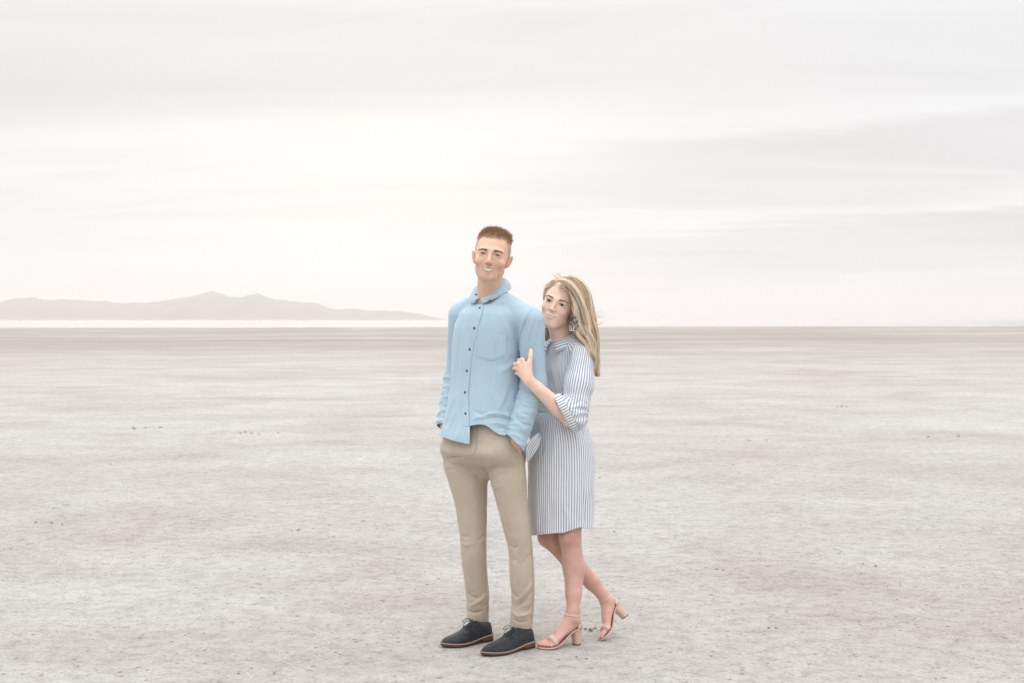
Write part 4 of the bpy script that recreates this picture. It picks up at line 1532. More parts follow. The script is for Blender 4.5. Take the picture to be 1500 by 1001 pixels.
def build_collar():
    o, ct = collar_mesh(at(718, 430, 0.045), TY, at(0, 436, -0.03)[2], at(0, 407, 0.08)[2], 0.0555, 0.006, 0.044, 0.018, M_SHIRT, shirt, half=177, tipx=0.020, zexp=2.0, dfront=0.58)
    for x, y in ((717.6, 440.5), (697.2, 432.0)):
        p = hit(ct, x, y)
        if p is None:
            p = hit(shirt_tree, x, y)
        d = (CAM - p) / np.linalg.norm(CAM - p)
        button(p + d * 0.0022, np.array((-0.5, -0.8, 0.25)), 0.0046, shirt)
build_collar()

# trousers
def build_trousers():
    S = Shape()
    S.add(zloft([prow(618, 656, 762, 0.025, 0.62, TY), prow(645, 648, 767, 0.024, 0.66, TY), prow(660, 645, 769, 0.021, 0.70, TY), prow(674, 654, 767, 0.022, 0.62, TY), prow(688, 680, 750, 0.026, 0.46, TY), prow(702, 704, 728, 0.03, 0.34, TY)], 2.1), 0.01)
    r1 = [prow(655, 652, 706, 0.085, 1.0, 0), prow(680, 649.5, 712, 0.085, 1.05, 0), prow(700, 655, 714, 0.082, 1.1, 0), prow(739, 666, 713.5, 0.072, 1.12, 0), prow(770, 671, 713, 0.065, 1.1, 0), prow(789, 674, 712.5, 0.062, 1.1, 0),
          prow(812, 675.5, 712.5, 0.066, 1.1, 0), prow(850, 680, 714.5, 0.086, 1.12, 0), prow(880, 683, 716.5, 0.10, 1.1, 0), prow(900, 683.5, 716.5, 0.108, 1.12, 0), prow(925, 684, 716, 0.112, 1.12, 0)]
    r2 = [prow(655, 712, 768, -0.03, 1.0, 0), prow(680, 714, 769.5, -0.035, 1.05, 0), prow(700, 717, 771, -0.038, 1.1, 0), prow(739, 727, 773, -0.048, 1.1, 0), prow(765, 734, 776, -0.054, 1.1, 0), prow(785, 740, 778.5, -0.055, 1.1, 0),
          prow(805, 744.5, 780.5, -0.053, 1.1, 0), prow(850, 747, 783, -0.047, 1.12, 0), prow(880, 749.5, 783, -0.040, 1.1, 0), prow(905, 747.5, 781.5, -0.034, 1.14, 0), prow(940, 747.5, 778, -0.03, 1.14, 0)]
    S.add(zloft(r1, 2.2), 0.035)
    S.add(zloft(r2, 2.2), 0.022)
    st = 0.0043
    V, F = sdf_mesh(S, axis((-0.36, 0.13, st)), axis((-0.20, 0.24, st)), axis((0.03, at(0, 612, 0)[2], st)))
    V = relax(V, F, 3, 0.5)
    N = vnormals(V, F)
    z = V[:, 2]
    sl = 0.0022 * noise(V * np.array((10, 10, 6)) + 2) + 0.0012 * noise(V * np.array((26, 26, 14)) + 5)
    # rucks behind and round the knees and above the shoes
    kn = 0.4 * np.exp(-((z - 0.50) / 0.07) ** 2) + np.exp(-((z - 0.16) / 0.07) ** 2)
    rk = noise(np.stack([V[:, 0] * 7 + V[:, 2] * 9, V[:, 1] * 7, V[:, 2] * 34], 1))
    sl += kn * 0.0024 * rk
    V = V + N * sl[:, None]
    N = vnormals(V, F); tree = bvh(V, F)
    items = [
        ([(655, 672), (672, 670), (690, 675), (703, 683)], 1.7, -2.6), ([(656, 679), (674, 677), (692, 683)], 2.4, 1.4), ([(652, 690), (664, 688), (680, 694)], 2.6, -1.0),
        ([(700, 681), (711, 691), (715, 703)], 1.7, -2.8), ([(696, 690), (706, 700), (711, 716)], 2.2, 1.2), ([(716, 692), (724, 685), (738, 681)], 1.8, -1.8), ([(720, 704), (732, 696), (750, 693)], 2.4, -1.2), ([(718, 722), (728, 714), (742, 710)], 2.6, 1.0), ([(718, 678), (735, 673), (752, 674)], 3, 0.6),
        ([(689, 628), (689, 645), (688.5, 670)], 1.2, -1.6), ([(698.5, 628), (698, 650), (694, 664), (689, 670)], 1.0, -1.4),
        ([(671, 780), (679, 786), (689, 786)], 2.6, -2.2), ([(713, 780), (705, 789), (696, 793)], 2.6, -1.6), ([(674, 796), (683, 799), (694, 796)], 3.4, 1.2), ([(690, 700), (696, 740), (700, 772)], 7, 0.7), ([(676, 812), (684, 818), (692, 830)], 3.4, -0.8),
        ([(744, 797), (752, 803), (761, 800)], 2.6, -2.2), ([(778, 780), (770, 790), (762, 802), (757, 816)], 4, 1.0), ([(746, 815), (755, 822), (763, 832)], 3.6, -1.0), ([(782, 806), (774, 816), (766, 830)], 3.4, -0.9),
        ([(684, 868), (693, 876), (705, 876)], 2.8, -2.2), ([(717, 862), (708, 876), (696, 885), (686, 888)], 2.8, 2.4), ([(685, 895), (698, 898), (712, 891)], 2.4, -2.4), ([(717, 880), (710, 888), (702, 891)], 2.2, -1.6),
        ([(784, 842), (776, 860), (764, 875), (752, 881)], 3.2, 2.2), ([(784, 856), (777, 870), (767, 883), (756, 890)], 2.6, -2.6), ([(749, 866), (756, 874), (764, 877)], 2.4, -1.8), ([(749, 896), (760, 903), (778, 898)], 2.8, 2.2), ([(750, 906), (762, 912), (774, 910)], 2.2, -1.8), ([(783, 880), (776, 892), (768, 899)], 2.4, -1.6),
        ([(749, 640), (755, 652), (759, 664)], 1.3, -2.2), ([(752, 638), (758, 650), (763, 660)], 1.2, 1.6),
    ]
    V = fold(V, N, tree, [(p, w * 0.8, h * 2.2) for p, w, h in items])
    T = tri(F)
    px, py = proj_px(V)
    # ankle hems: a sloping line over each shoe
    lim = np.where(px < 730, np.interp(px, [682, 700, 718], [907, 910, 913.5]), np.interp(px, [745, 762, 780], [913, 921, 929]))
    cy_ = np.where(px < 730, 0.108, -0.034)
    zl = CAM[2] + (cy_ - CAM[1]) * np.tan(-PITCH + np.arctan((500.5 - lim) / FPX)) - (V[:, 1] - cy_) * 0.12
    V1, T1 = clip(V, T, V[:, 2] - zl)
    V1, T1 = clip(V1, T1, at(0, 616, 0)[2] - V1[:, 2])
    o = link('trousers', np_mesh('trousers', V1, T1), M_KHAKI, MAN)
    solidify(o, 0.0018)
    return o, tree
trousers, tr_tree = build_trousers()
stitch(tr_tree, [(698.5, 626), (698.2, 650), (695, 663), (689.5, 669)], 'stitching', trousers, M_STITCH_K, 0.0006, 30)
stitch(tr_tree, [(748.5, 638), (754, 650), (758.5, 663)], 'stitching', trousers, M_STITCH_K, 0.0007, 20)
stitch(tr_tree, [(709.5, 700), (711.5, 739), (710.5, 789), (711, 850), (713.5, 886), (713.5, 902)], 'stitching', trousers, M_STITCH_K, 0.0006, 50)
stitch(tr_tree, [(768, 672), (770.5, 728), (775.5, 778), (780, 836), (780.5, 872), (778.5, 912)], 'stitching', trousers, M_STITCH_K, 0.0006, 50)

# shoes
M_LEATHER = None
def shoe_leather():
    m, t, b = mat('navy_leather')
    co = obj_co(t)
    n = tnoise(t, co, 16, 5, 0.6)
    sp = nd(t, 'ShaderNodeSeparateXYZ'); t.links.new(co, sp.inputs[0])
    c = tmix(t, tramp(t, n, [(0.35, 0.0), (0.7, 1.0)]), (0.008, 0.012, 0.016), (0.024, 0.030, 0.034))
    n2 = tnoise(t, co, 60, 4, 0.7)
    c = tmix(t, tramp(t, n2, [(0.55, 0.0), (0.75, 0.6)]), c, (0.11, 0.10, 0.085))
    t.links.new(c, b.inputs['Base Color'])
    b.inputs['Roughness'].default_value = 0.55
    b.inputs['Specular IOR Level'].default_value = 0.32
    tbump(t, b, n2, 0.25, 0.002)
    return m
M_LEATHER = shoe_leather()
M_SOLE = plain('brown_sole', (0.115, 0.062, 0.040), 0.6)
M_WELT = plain('pale_welt', (0.36, 0.27, 0.20), 0.7)
M_LACE = plain('dark_lace', (0.018, 0.024, 0.032), 0.7)
def ground_at(px, py):
    d = at(px, py, 0.0) - CAM
    return CAM + d * (-CAM[2] / d[2])
def build_shoe(H, T):
    H = H.copy(); T = T.copy(); H[2] = T[2] = 0.0
    Lg = np.linalg.norm(T - H)
    X = (T - H) / Lg; Yv = np.array((-X[1], X[0], 0)); Z = np.array((0, 0, 1.0))
    W_ = lambda Q: H + np.asarray(Q)[:, [0]] * X * Lg + np.asarray(Q)[:, [1]] * Yv + np.asarray(Q)[:, [2]] * Z
    ts = [0, .02, .06, .12, .2, .28, .36, .44, .52, .60, .68, .76, .84, .90, .95, .985, 1.0]
    w_ = np.interp(ts, [0, .02, .06, .15, .3, .42, .55, .66, .74, .82, .9, .95, .985, 1], [.010, .020, .0285, .0345, .034, .0365, .043, .0475, .0475, .043, .033, .023, .012, .003])
    h_ = np.interp(ts, [0, .03, .1, .22, .30, .36, .44, .52, .60, .70, .80, .9, .96, 1], [.070, .080, .079, .082, .094, .096, .086, .074, .0625, .0525, .046, .040, .034, .022])
    z0 = np.interp(ts, [0, .25, .4, .55, .8, 1], [.030, .026, .018, .014, .014, .019])
    bend = np.interp(ts, [0, .4, .7, 1], [0, 0.002, 0.004, -0.004])
    na = 20
    a = np.linspace(0, math.pi, na)
    V = []
    for t, w0, h, z, bd in zip(ts, w_, h_, z0, bend):
        for k in a:
            cs, sn = math.cos(k), math.sin(k)
            pw = 0.72 if t > 0.45 else 0.80
            narrow = 1 - (0.42 if t < 0.5 else 0.30) * abs(sn) ** 2 * (1 if t < 0.45 else 0.6)
            V.append((t, bd + w0 * np.sign(cs) * abs(cs) ** pw * narrow, z + (h - z) * abs(sn) ** 0.85))
    V = W_(V)
    n = len(ts)
    i, j = np.meshgrid(np.arange(n - 1), np.arange(na - 1), indexing='ij'); i, j = i.ravel(), j.ravel()
    F = np.stack([i * na + j, i * na + j + 1, (i + 1) * na + j + 1, (i + 1) * na + j], 1)
    cap_f = [np.array([[0 * na + j, 0 * na + na - 1 - j, 0 * na + na - 2 - j, 0 * na + j + 1]]) for j in range(na // 2 - 1)]
    F = np.concatenate([F] + cap_f)
    up = link('shoe', np_mesh('shoe', V, F), M_LEATHER, MAN)
    sb = up.modifiers.new('smooth', 'SUBSURF'); sb.levels = sb.render_levels = 1
    tree = bvh(V, F)
    # sole: outline prism with a stacked heel
    no = 40
    tt = np.concatenate([np.linspace(0, 1, no) ** 1.0])
    tt = 0.5 - 0.5 * np.cos(np.pi * tt)
    wo = np.interp(tt, ts, w_) + 0.0022
    wo[0] *= 0.5; wo[-1] = 0.004
    bo = np.interp(tt, ts, bend); zt = np.interp(tt, ts, z0) + 0.002
    lo = np.where(tt < 0.265, 0.0, np.where(tt < 0.30, 0.013, np.where(tt < 0.46, 0.010 * (0.46 - tt) / 0.16 + 0.001, 0.0005)))
    lo = np.where(tt > 0.85, (tt - 0.85) / 0.15 * 0.007, lo)
    ex = np.where(tt < 0.5, tt * 1.0 - 0.012 * (1 - tt * 2), tt + 0.012 * (tt * 2 - 1))
    Vs = []
    for k in range(no):
        for (sg, zz) in ((1, lo[k]), (1, zt[k]), (-1, zt[k]), (-1, lo[k])):
            Vs.append((ex[k], bo[k] + sg * wo[k], zz))
    Vs = W_(Vs)
    Fs = []
    for k in range(no - 1):
        for q in range(4):
            Fs.append((k * 4 + q, k * 4 + (q + 1) % 4, (k + 1) * 4 + (q + 1) % 4, (k + 1) * 4 + q))
    Fs += [(0, 3, 2, 1), ((no - 1) * 4, (no - 1) * 4 + 1, (no - 1) * 4 + 2, (no - 1) * 4 + 3)]
    link('sole', np_mesh('sole', Vs, np.array(Fs), smooth=False), M_SOLE, up)
    ring = [(ex[k], bo[k] + wo[k] + 0.0012, zt[k] - 0.0035) for k in range(no)] + [(ex[k], bo[k] - wo[k] - 0.0012, zt[k] - 0.0035) for k in range(no - 1, -1, -1)]
    ring.append(ring[0])
    Vw, Fw = tube(W_(ring), 0.0019, 6, caps=False)
    link('welt', np_mesh('welt', Vw, split_faces(Fw)), M_WELT, up)
    # laces, quarter seams
    def on(t, y, off=0.001):
        z = 0.2
        o = Vector(W_([(t, y, z)])[0]); h = tree.ray_cast(o, Vector((0, 0, -1)))
        return np.array(h[0]) + (0, 0, off) if h[0] is not None else np.array(o)
    mb = MB()
    for k in range(4):
        t0 = 0.40 + 0.042 * k
        hw = 0.015 + 0.001 * k
        mb.tube([on(t0 + 0.01 * (1 if y > 0 else -1) * 0.5, y, 0.0022) for y in np.linspace(-hw, hw, 7)], 0.0018, 6)
    kn = on(0.395, 0, 0.004)
    for sg in (-1, 1):
        lp = bez([kn, kn + Yv * sg * 0.018 + X * 0.012 + Z * 0.010, kn + Yv * sg * 0.036 + X * 0.022 - Z * 0.004, kn + Yv * sg * 0.026 + X * 0.030 - Z * 0.008, kn + X * 0.006], 16)
        mb.tube(lp, 0.0013, 5)
        mb.tube(bez([kn, kn + Yv * sg * 0.014 + X * 0.024 + Z * 0.002, on(0.52, sg * 0.034, 0.002), on(0.58, sg * 0.036, 0.002)], 14), 0.0012, 5)
    mb.build('lace', M_LACE, up)
    mb = MB()
    for sg in (-1, 1):
        mb.tube(bez([on(0.56, sg * 0.004, 0.0006), on(0.575, sg * 0.014, 0.0006), on(0.53, sg * 0.026, 0.0006), on(0.50, sg * 0.033, 0.0006), on(0.47, sg * 0.0352, 0.0006)], 20), 0.0011, 5)
        mb.tube([on(t, sg * 0.011, 0.0006) for t in np.linspace(0.40, 0.555, 12)], 0.0011, 5)
    mb.tube([on(0.565, y, 0.0006) for y in np.linspace(-0.014, 0.014, 8)], 0.0011, 5)
    mb.build('seam', M_LACE, up)
    return up
build_shoe(ground_at(719, 936.5), ground_at(648.5, 948.5))
build_shoe(ground_at(780, 946.5), ground_at(707.5, 961.5))
# ------------------------------------------------------------------ the woman
WOMAN = empty('person', (0.22, 0.06, 0.0), 'blonde woman in a striped shirt dress and heeled sandals holding the man by his arm', 'person')
SKIN_W = (0.86, 0.635, 0.515)
wh_c = at(819.3, 446.2, 0.045)
wh_R = rotm(yaw=-15, pitch=1, roll=19.5)
w_head = Framed(head_shape(True), wh_c, wh_R, 0.965, (-0.115, -0.135, -0.14), (0.115, 0.125, 0.13))
WY = 47.0
WS, WE, WW = at(853, 521, -0.03), at(836, 614, -0.10), at(774.5, 557, -0.172)     # her left shoulder, elbow, wrist

def foot_frame(hl, tl, side_ref, scale=1.0):
    """local x heel to toe, z up, y to the foot's left, from where heel and toe are in the place"""
    dl = np.array((0.185 - 0.012, 0, 0.015 - 0.092)); dw = tl - hl
    dwn = dw / np.linalg.norm(dw)
    Y = side_ref - dwn * (side_ref @ dwn); Y /= np.linalg.norm(Y)
    Zp = np.cross(dwn, Y)
    a = math.atan2(dl[2], dl[0])
    # dwn = cos a X + sin a Z ; Zp = -sin a X + cos a Z
    X = math.cos(a) * dwn - math.sin(a) * Zp
    Z = math.sin(a) * dwn + math.cos(a) * Zp
    s = np.linalg.norm(dw) / np.linalg.norm(dl) * scale
    R_ = np.stack([X, Y, Z], 1)
    c = hl - s * (R_ @ np.array((0.012, 0, 0.092)))
    return c, R_, s
def foot_shape(sd):
    """sd = +1 when the big toe lies on the +y side"""
    f = Shape()
    f.add(cap((0.013, 0, 0.098), (0.060, 0, 0.076), 0.0255, 0.0245), 0.012)
    f.add(cap((0.026, 0, 0.150), (0.034, 0, 0.118), 0.0275, 0.0285), 0.015)
    f.add(cap((0.034, 0, 0.118), (0.098, sd * 0.004, 0.062), 0.0280, 0.0195), 0.018)
    f.add(ecap((0.060, 0, 0.075), (0.128, 0, 0.028), 0.0245, 0.0330, (0.5, 0, 0.86), 0.62), 0.014)
    f.add(ell((0.030, -sd * 0.027, 0.113), (0.010, 0.007, 0.010)), 0.012)
    f.add(ell((0.034, sd * 0.027, 0.118), (0.010, 0.007, 0.010)), 0.012)
    spec = [(0.0235, 0.0125, 0.190, 0.0105), (0.0080, 0.0085, 0.187, 0.0082), (-0.0050, 0.0080, 0.180, 0.0076), (-0.0165, 0.0078, 0.171, 0.0072), (-0.0265, 0.0075, 0.160, 0.0068)]
    for y, r0, tx, r1 in spec:
        f.add(cap((0.128, sd * y * 0.92, 0.026), (tx - 0.018, sd * y, 0.0190), r0, r1), 0.006)
        f.add(cap((tx - 0.018, sd * y, 0.0190), (tx - 0.006, sd * y, 0.0145), r1, r1 * 0.95), 0.003)
    return f
_H, _T = ground_at(847, 943.5), ground_at(792.5, 951)
_X = (_T - _H) / np.linalg.norm(_T - _H); _Y = np.array((-_X[1], _X[0], 0))
F1 = foot_frame(_H + _X * 0.012 + np.array((0, 0, 0.092)), _H + _X * 0.185 + np.array((0, 0, 0.015)), _Y)
_T2 = ground_at(878.5, 937.5) + np.array((0, 0, 0.010))
_H2 = at(897.5, 883, 0.150)
F2 = foot_frame(_H2, _T2, np.array((0.22, -0.97, 0.06)))
FOOT1 = Framed(foot_shape(-1), F1[0], F1[1], F1[2], (-0.03, -0.06, 0), (0.21, 0.06, 0.19))
FOOT2 = Framed(foot_shape(1), F2[0], F2[1], F2[2], (-0.03, -0.06, 0), (0.21, 0.06, 0.19))
AN1, AN2 = FOOT1.to_world((0.026, 0, 0.150)), FOOT2.to_world((0.026, 0, 0.150))

def woman_body_shape():
    s = Shape()
    s.sub_shape(w_head, 0.01)
    nb = at(823, 506, 0.075)
    s.add(cap(w_head.to_world((0, 0.028, -0.050)), nb, 0.0425, 0.046), 0.016)
    s.add(cap(w_head.to_world((0, -0.008, -0.080)), nb + (-0.012, -0.02, 0), 0.028, 0.024), 0.02)
    c, si = math.cos(rad(WY)), math.sin(rad(WY))
    lat = np.array((c, -si, 0)); RR = np.array([[c, si, 0], [-si, c, 0], [0, 0, 1]])
    s.add(ell(at(822, 545, 0.085), (0.088, 0.060, 0.12), RR), 0.02)
    s.add(ell(at(821, 600, 0.08), (0.078, 0.058, 0.13), RR), 0.02)
    s.add(ell(at(823, 665, 0.08), (0.110, 0.080, 0.13), RR), 0.02)
    rs = at(796, 522, 0.19)
    s.add(cap(nb, WS, 0.03, 0.038), 0.03); s.add(cap(nb, rs, 0.03, 0.036), 0.03)
    # right arm, behind him
    e2 = at(770, 600, 0.22); w2 = at(735, 575, 0.13)
    s.add(cap(rs, e2, 0.038, 0.032), 0.02); s.add(cap(e2, w2, 0.031, 0.023), 0.015)
    s.add(ecap(w2, w2 + np.array((-0.07, -0.01, 0.02)), 0.022, 0.032, (0, 1, 0), 0.5), 0.012)
    for k in range(4):
        b0 = w2 + np.array((-0.075, -0.01, 0.02 + (k - 1.5) * 0.017)); s.add(cap(b0, b0 + np.array((-0.05, -0.012, 0.004)), 0.008, 0.0065), 0.004)
    # left arm and the hand that holds his sleeve
    s.add(cap(WS, WE, 0.041, 0.0350), 0.02)
    mid = WE * 0.68 + WW * 0.32
    s.add(cap(WE, mid, 0.0335, 0.0355), 0.015); s.add(cap(mid, WW, 0.0355, 0.0235), 0.015)
    kn = [at(765, 527.5, -0.166), at(759.8, 533.2, -0.166), at(758.6, 540, -0.162), at(760.2, 547, -0.155)]
    for k, K in enumerate(kn):
        s.add(cap(WW + (K - WW) * 0.12 + np.array((0, 0, (1.5 - k) * 0.006)), K, 0.0145, 0.0104), 0.008)
    lens_ = [0.038, 0.042, 0.040, 0.032]
    for k, K in enumerate(kn):
        r = [0.0092, 0.0094, 0.0090, 0.0080][k]
        j1 = K + np.array((-0.014, 0.028, -0.003 + 0.001 * k)) * lens_[k] / 0.040
        j2 = j1 + np.array((0.003, 0.027, -0.002))
        j3 = j2 + np.array((0.014, 0.014, -0.001))
        s.add(cap(K, j1, r * 1.05, r * 0.98), 0.004); s.add(cap(j1, j2, r * 0.97, r * 0.88), 0.003); s.add(cap(j2, j3, r * 0.87, r * 0.74), 0.003)
    t0 = WW + (at(775, 546, -0.176) - WW) * 0.7; t1 = at(775.5, 532, -0.172); t2 = at(777.2, 521, -0.166); t3 = at(777.5, 513.6, -0.160)
    s.add(cap(t0, t1, 0.0155, 0.0118), 0.012); s.add(cap(t1, t2, 0.0108, 0.0095), 0.004); s.add(cap(t2, t3, 0.0096, 0.0080), 0.003)
    # legs
    hl, hr = at(838, 690, 0.02), at(808, 690, 0.13)
    k1 = at(834.5, 787, 0.005); c1 = at(841.0, 832, 0.020); a1 = AN1
    s.add(cap(hl, k1, 0.072, 0.0475), 0.03); s.add(cap(k1, c1, 0.0445, 0.0475), 0.02)
    m1 = c1 * 0.38 + a1 * 0.62
    s.add(cap(c1, m1, 0.0475, 0.0345), 0.02); s.add(cap(m1, a1, 0.0335, 0.0275), 0.015)
    s.add(ell(at(832.5, 786, -0.036), (0.024, 0.018, 0.030)), 0.02)
    k2 = at(804.0, 786, 0.095); a2 = AN2; c2 = k2 * 0.62 + a2 * 0.38 + np.array((0.006, 0.012, 0.0))
    s.add(cap(hr, k2, 0.072, 0.0480), 0.03); s.add(cap(k2, c2, 0.0455, 0.0455), 0.02)
    m2 = c2 * 0.35 + a2 * 0.65
    s.add(cap(c2, m2, 0.0455, 0.0340), 0.02); s.add(cap(m2, a2, 0.0335, 0.0275), 0.015)
    s.sub_shape(FOOT1, 0.012); s.sub_shape(FOOT2, 0.012)
    return s
def build_woman_body():
    S = woman_body_shape()
    hc = wh_c
    xs = axis((-0.02, hc[0] - 0.135, 0.0024), (hc[0] - 0.135, hc[0] + 0.095, 0.0018), (hc[0] + 0.095, 0.50, 0.0035))
    ys = axis((-0.22, -0.115, 0.0020), (-0.115, 0.0, 0.0018), (0.0, 0.30, 0.0035))
    ht = at(0, 505, -0.16)[2]; hb = at(0, 562, -0.16)[2]
    zs = axis((-0.006, 0.10, 0.0022), (0.10, 0.23, 0.0032), (0.23, hb, 0.006), (hb, ht, 0.0022), (ht, hc[2] - 0.12, 0.0035), (hc[2] - 0.12, hc[2] + 0.05, 0.0017), (hc[2] + 0.05, hc[2] + 0.13, 0.003))
    V, F = sdf_mesh(S, xs, ys, zs)
    V = relax(V, F, 1, 0.35)
    Q = w_head.to_local(V)
    isf = np.linalg.norm(Q, axis=1) < 0.165
    C = np.broadcast_to(np.asarray(SKIN_W), (len(V), 3)).copy()
    C[isf] = skin_colour(Q[isf], True, SKIN_W)
    # legs, knees, toes and knuckles are rosier
    leg = (V[:, 2] < 0.55)
    C[leg] = np.array((0.63, 0.40, 0.338))
    for c0, r0, wt in ((at(832.5, 790, -0.04), 0.045, 0.35), (at(800, 792, 0.05), 0.05, 0.35), (FOOT1.to_world((0.16, 0, 0.02)), 0.05, 0.35), (FOOT2.to_world((0.16, 0, 0.02)), 0.05, 0.35), (at(758, 538, -0.15), 0.03, 0.25), (FOOT1.to_world((0.02, 0, 0.1)), 0.035, 0.25), (FOOT2.to_world((0.02, 0, 0.1)), 0.035, 0.25)):
        g = wt * np.exp(-((V - c0) ** 2).sum(1) / r0 ** 2)
        C = C * (1 - g[:, None]) + np.array((0.58, 0.25, 0.20)) * g[:, None]
    # pale thumb nail, toe nails
    nail = np.exp(-((V - (at(777.4, 512.8, -0.160) + (0, -0.009, 0.002))) ** 2 / np.array((0.006, 0.006, 0.008)) ** 2).sum(1))
    C = C * (1 - 0.8 * nail[:, None]) + np.array((0.78, 0.66, 0.62)) * 0.8 * nail[:, None]
    me = np_mesh('body', V, F)
    set_col(me, 'col', C)
    return link('body', me, skin_mat('skin_woman'), WOMAN), V, F
woman_body, WBV, WBF = build_woman_body()
_t = WBV[:, 2] > wh_c[2] - 0.15
face_details(w_head, True, bvh(WBV, WBF[_t[WBF].all(1)]), woman_body)

# the striped dress
def stripes(name):
    m, t, b = mat(name)
    uv = nd(t, 'ShaderNodeUVMap', uv_map='uv').outputs[0]
    sp = nd(t, 'ShaderNodeSeparateXYZ'); t.links.new(uv, sp.inputs[0])
    co = obj_co(t)
    wob = tnoise(t, tmap(t, co, (60, 60, 20)), 1.0, 2)
    u = tmath(t, 'FRACT', tmath(t, 'ADD', sp.outputs[0], tmath(t, 'MULTIPLY', tmath(t, 'SUBTRACT', wob, 0.5), 0.10)))
    band = tramp(t, u, [(0.0, 1.0), (0.34, 1.0), (0.46, 0.0), (0.90, 0.0), (1.0, 1.0)])
    n = tnoise(t, tmap(t, co, (700, 700, 300)), 1.0, 2)
    dark = tmix(t, n, (0.31, 0.338, 0.405), (0.395, 0.42, 0.485))
    lite = tmix(t, n, (0.72, 0.73, 0.76), (0.80, 0.81, 0.83))
    c = tmix(t, band, lite, dark)
    t.links.new(c, b.inputs['Base Color'])
    b.inputs['Roughness'].default_value = 0.9
    b.inputs['Specular IOR Level'].default_value = 0.15
    bu = tbump(t, None, n, 0.15, 0.0006)
    tbump(t, b, tnoise(t, tmap(t, co, (60, 60, 34)), 1.0, 4, 0.6, 0.8), 0.40, 0.006, bu)
    return m
M_STRIPE = stripes('striped_cotton')
NSTR = 82
def loop_uv(me, u_vert, v_vert, period):
    """per-corner uv with the wrap of an angular coordinate undone inside each face"""
    n = len(me.loops)
    li = np.zeros(n, np.int32); me.loops.foreach_get('vertex_index', li)
    ls = np.zeros(len(me.polygons), np.int32); me.polygons.foreach_get('loop_start', ls)
    lt = np.zeros(len(me.polygons), np.int32); me.polygons.foreach_get('loop_total', lt)
    u = u_vert[li].copy()
    first = np.repeat(u[ls], lt)
    u += period * np.round((first - u) / period)
    set_uv_loops(me, np.stack([u, v_vert[li]], 1))
def build_dress():
    S = Shape()
    rows = [prow(500, 806, 838, 0.075, 0.9, WY), prow(510, 799, 846, 0.075, 0.80, WY), prow(524, 797, 851, 0.075, 0.74, WY), prow(545, 795, 853, 0.07, 0.76, WY), prow(565, 794, 850, 0.07, 0.78, WY), prow(590, 789, 847, 0.075, 0.80, WY), prow(604, 785, 849, 0.075, 0.82, WY),
            prow(612, 781, 853, 0.075, 0.84, WY), prow(632, 777, 863, 0.075, 0.86, WY), prow(652, 775.5, 868, 0.075, 0.86, WY), prow(680, 774.5, 869.5, 0.075, 0.86, WY), prow(720, 774, 869, 0.072, 0.84, WY), prow(765, 774.5, 868.2, 0.072, 0.84, WY), prow(800, 775, 868.5, 0.072, 0.84, WY)]
    L = zloft(rows, 2.1)
    S.add(L, 0.01)
    nb = at(824, 502, 0.08)
    S.add(cap(nb + (0.005, 0, -0.004), WS + (0.0, 0.008, 0.012), 0.042, 0.048), 0.03)
    S.add(cap(nb + (-0.005, 0.01, -0.006), at(798, 524, 0.18), 0.042, 0.046), 0.03)
    st = 0.0042
    V, F = sdf_mesh(S, axis((0.02, 0.40, st)), axis((-0.16, 0.30, st)), axis((at(0, 800, 0)[2], at(0, 482, 0)[2], st)))
    V = relax(V, F, 2, 0.5)
    N = vnormals(V, F)
    cx, cyy, A, B, yw = L.params(V[:, 2])
    th = np.arctan2(V[:, 1] - cyy, V[:, 0] - cx)
    z = V[:, 2]
    zw = at(0, 605, 0.0)[2]; zh = at(0, 782, 0)[2]
    # gathers below and above the waist seam, soft flutes down the skirt
    ga = np.sin(th * 31 + 2.2 * noise(np.stack([th * 3, z * 6, 0 * z], 1))) * np.exp(-np.abs(z - zw) / 0.045) * 0.0026
    fl = 0.0065 * ss(zw - 0.03, zh, z) * (noise(np.stack([np.cos(th) * 2.6 + z * 0.7, np.sin(th) * 2.6, z * 1.3], 1)) + 0.35 * noise(np.stack([np.cos(th) * 6, np.sin(th) * 6, z * 2], 1)))
    wr = 0.0028 * noise(V * np.array((16, 16, 10)) + 4) + 0.0014 * noise(V * np.array((34, 34, 20)) + 9)
    V = V + N * (ga + fl + wr - 0.004 * np.exp(-((z - zw) / 0.006) ** 2))[:, None]
    N = vnormals(V, F); tree = bvh(V, F)
    items = [([(852, 607), (858, 622), (864, 636)], 2.4, 3.0), ([(845, 610), (852, 626), (860, 645)], 2.2, -3.0), ([(838, 612), (842, 630), (850, 655)], 2.6, 2.6), ([(826, 612), (830, 640), (836, 680)], 3, -1.8), ([(812, 610), (812, 640), (808, 690)], 3, 2.0), ([(800, 612), (796, 640), (790, 690)], 3, -1.8),
             ([(806, 530), (812, 555), (818, 580)], 3, 2.2), ([(800, 540), (804, 565), (812, 590)], 2.6, -2.2), ([(818, 575), (812, 590), (804, 600)], 2.4, 2.0), ([(828, 740), (832, 765), (834, 782)], 4, 2.5), ([(808, 730), (806, 760), (806, 782)], 4, -2.5), ([(852, 700), (855, 740), (858, 778)], 4, -2.5), ([(790, 720), (788, 750), (788, 782)], 4, 2.0)]
    V = fold(V, N, tree, [(p, w_, h * 1.8) for p, w_, h in items])
    T = tri(F)
    px, py = proj_px(V)
    front = V[:, 1] < np.interp(px, [774, 868], [0.08, 0.08])
    hem = np.where(front, np.interp(px, [774, 790, 812, 826, 838, 850, 860, 869], [784.5, 784, 781.5, 781, 776.5, 772.5, 774, 777]), np.interp(px, [774, 800, 850, 869], [780, 776, 770, 777]))
    zl = CAM[2] + (V[:, 1] - CAM[1]) * np.tan(-PITCH + np.arctan((500.5 - hem) / FPX))
    zl = zl * 1.0
    V1, T1 = clip(V, T, z_of(V) - zl)
    q = V1 - nb
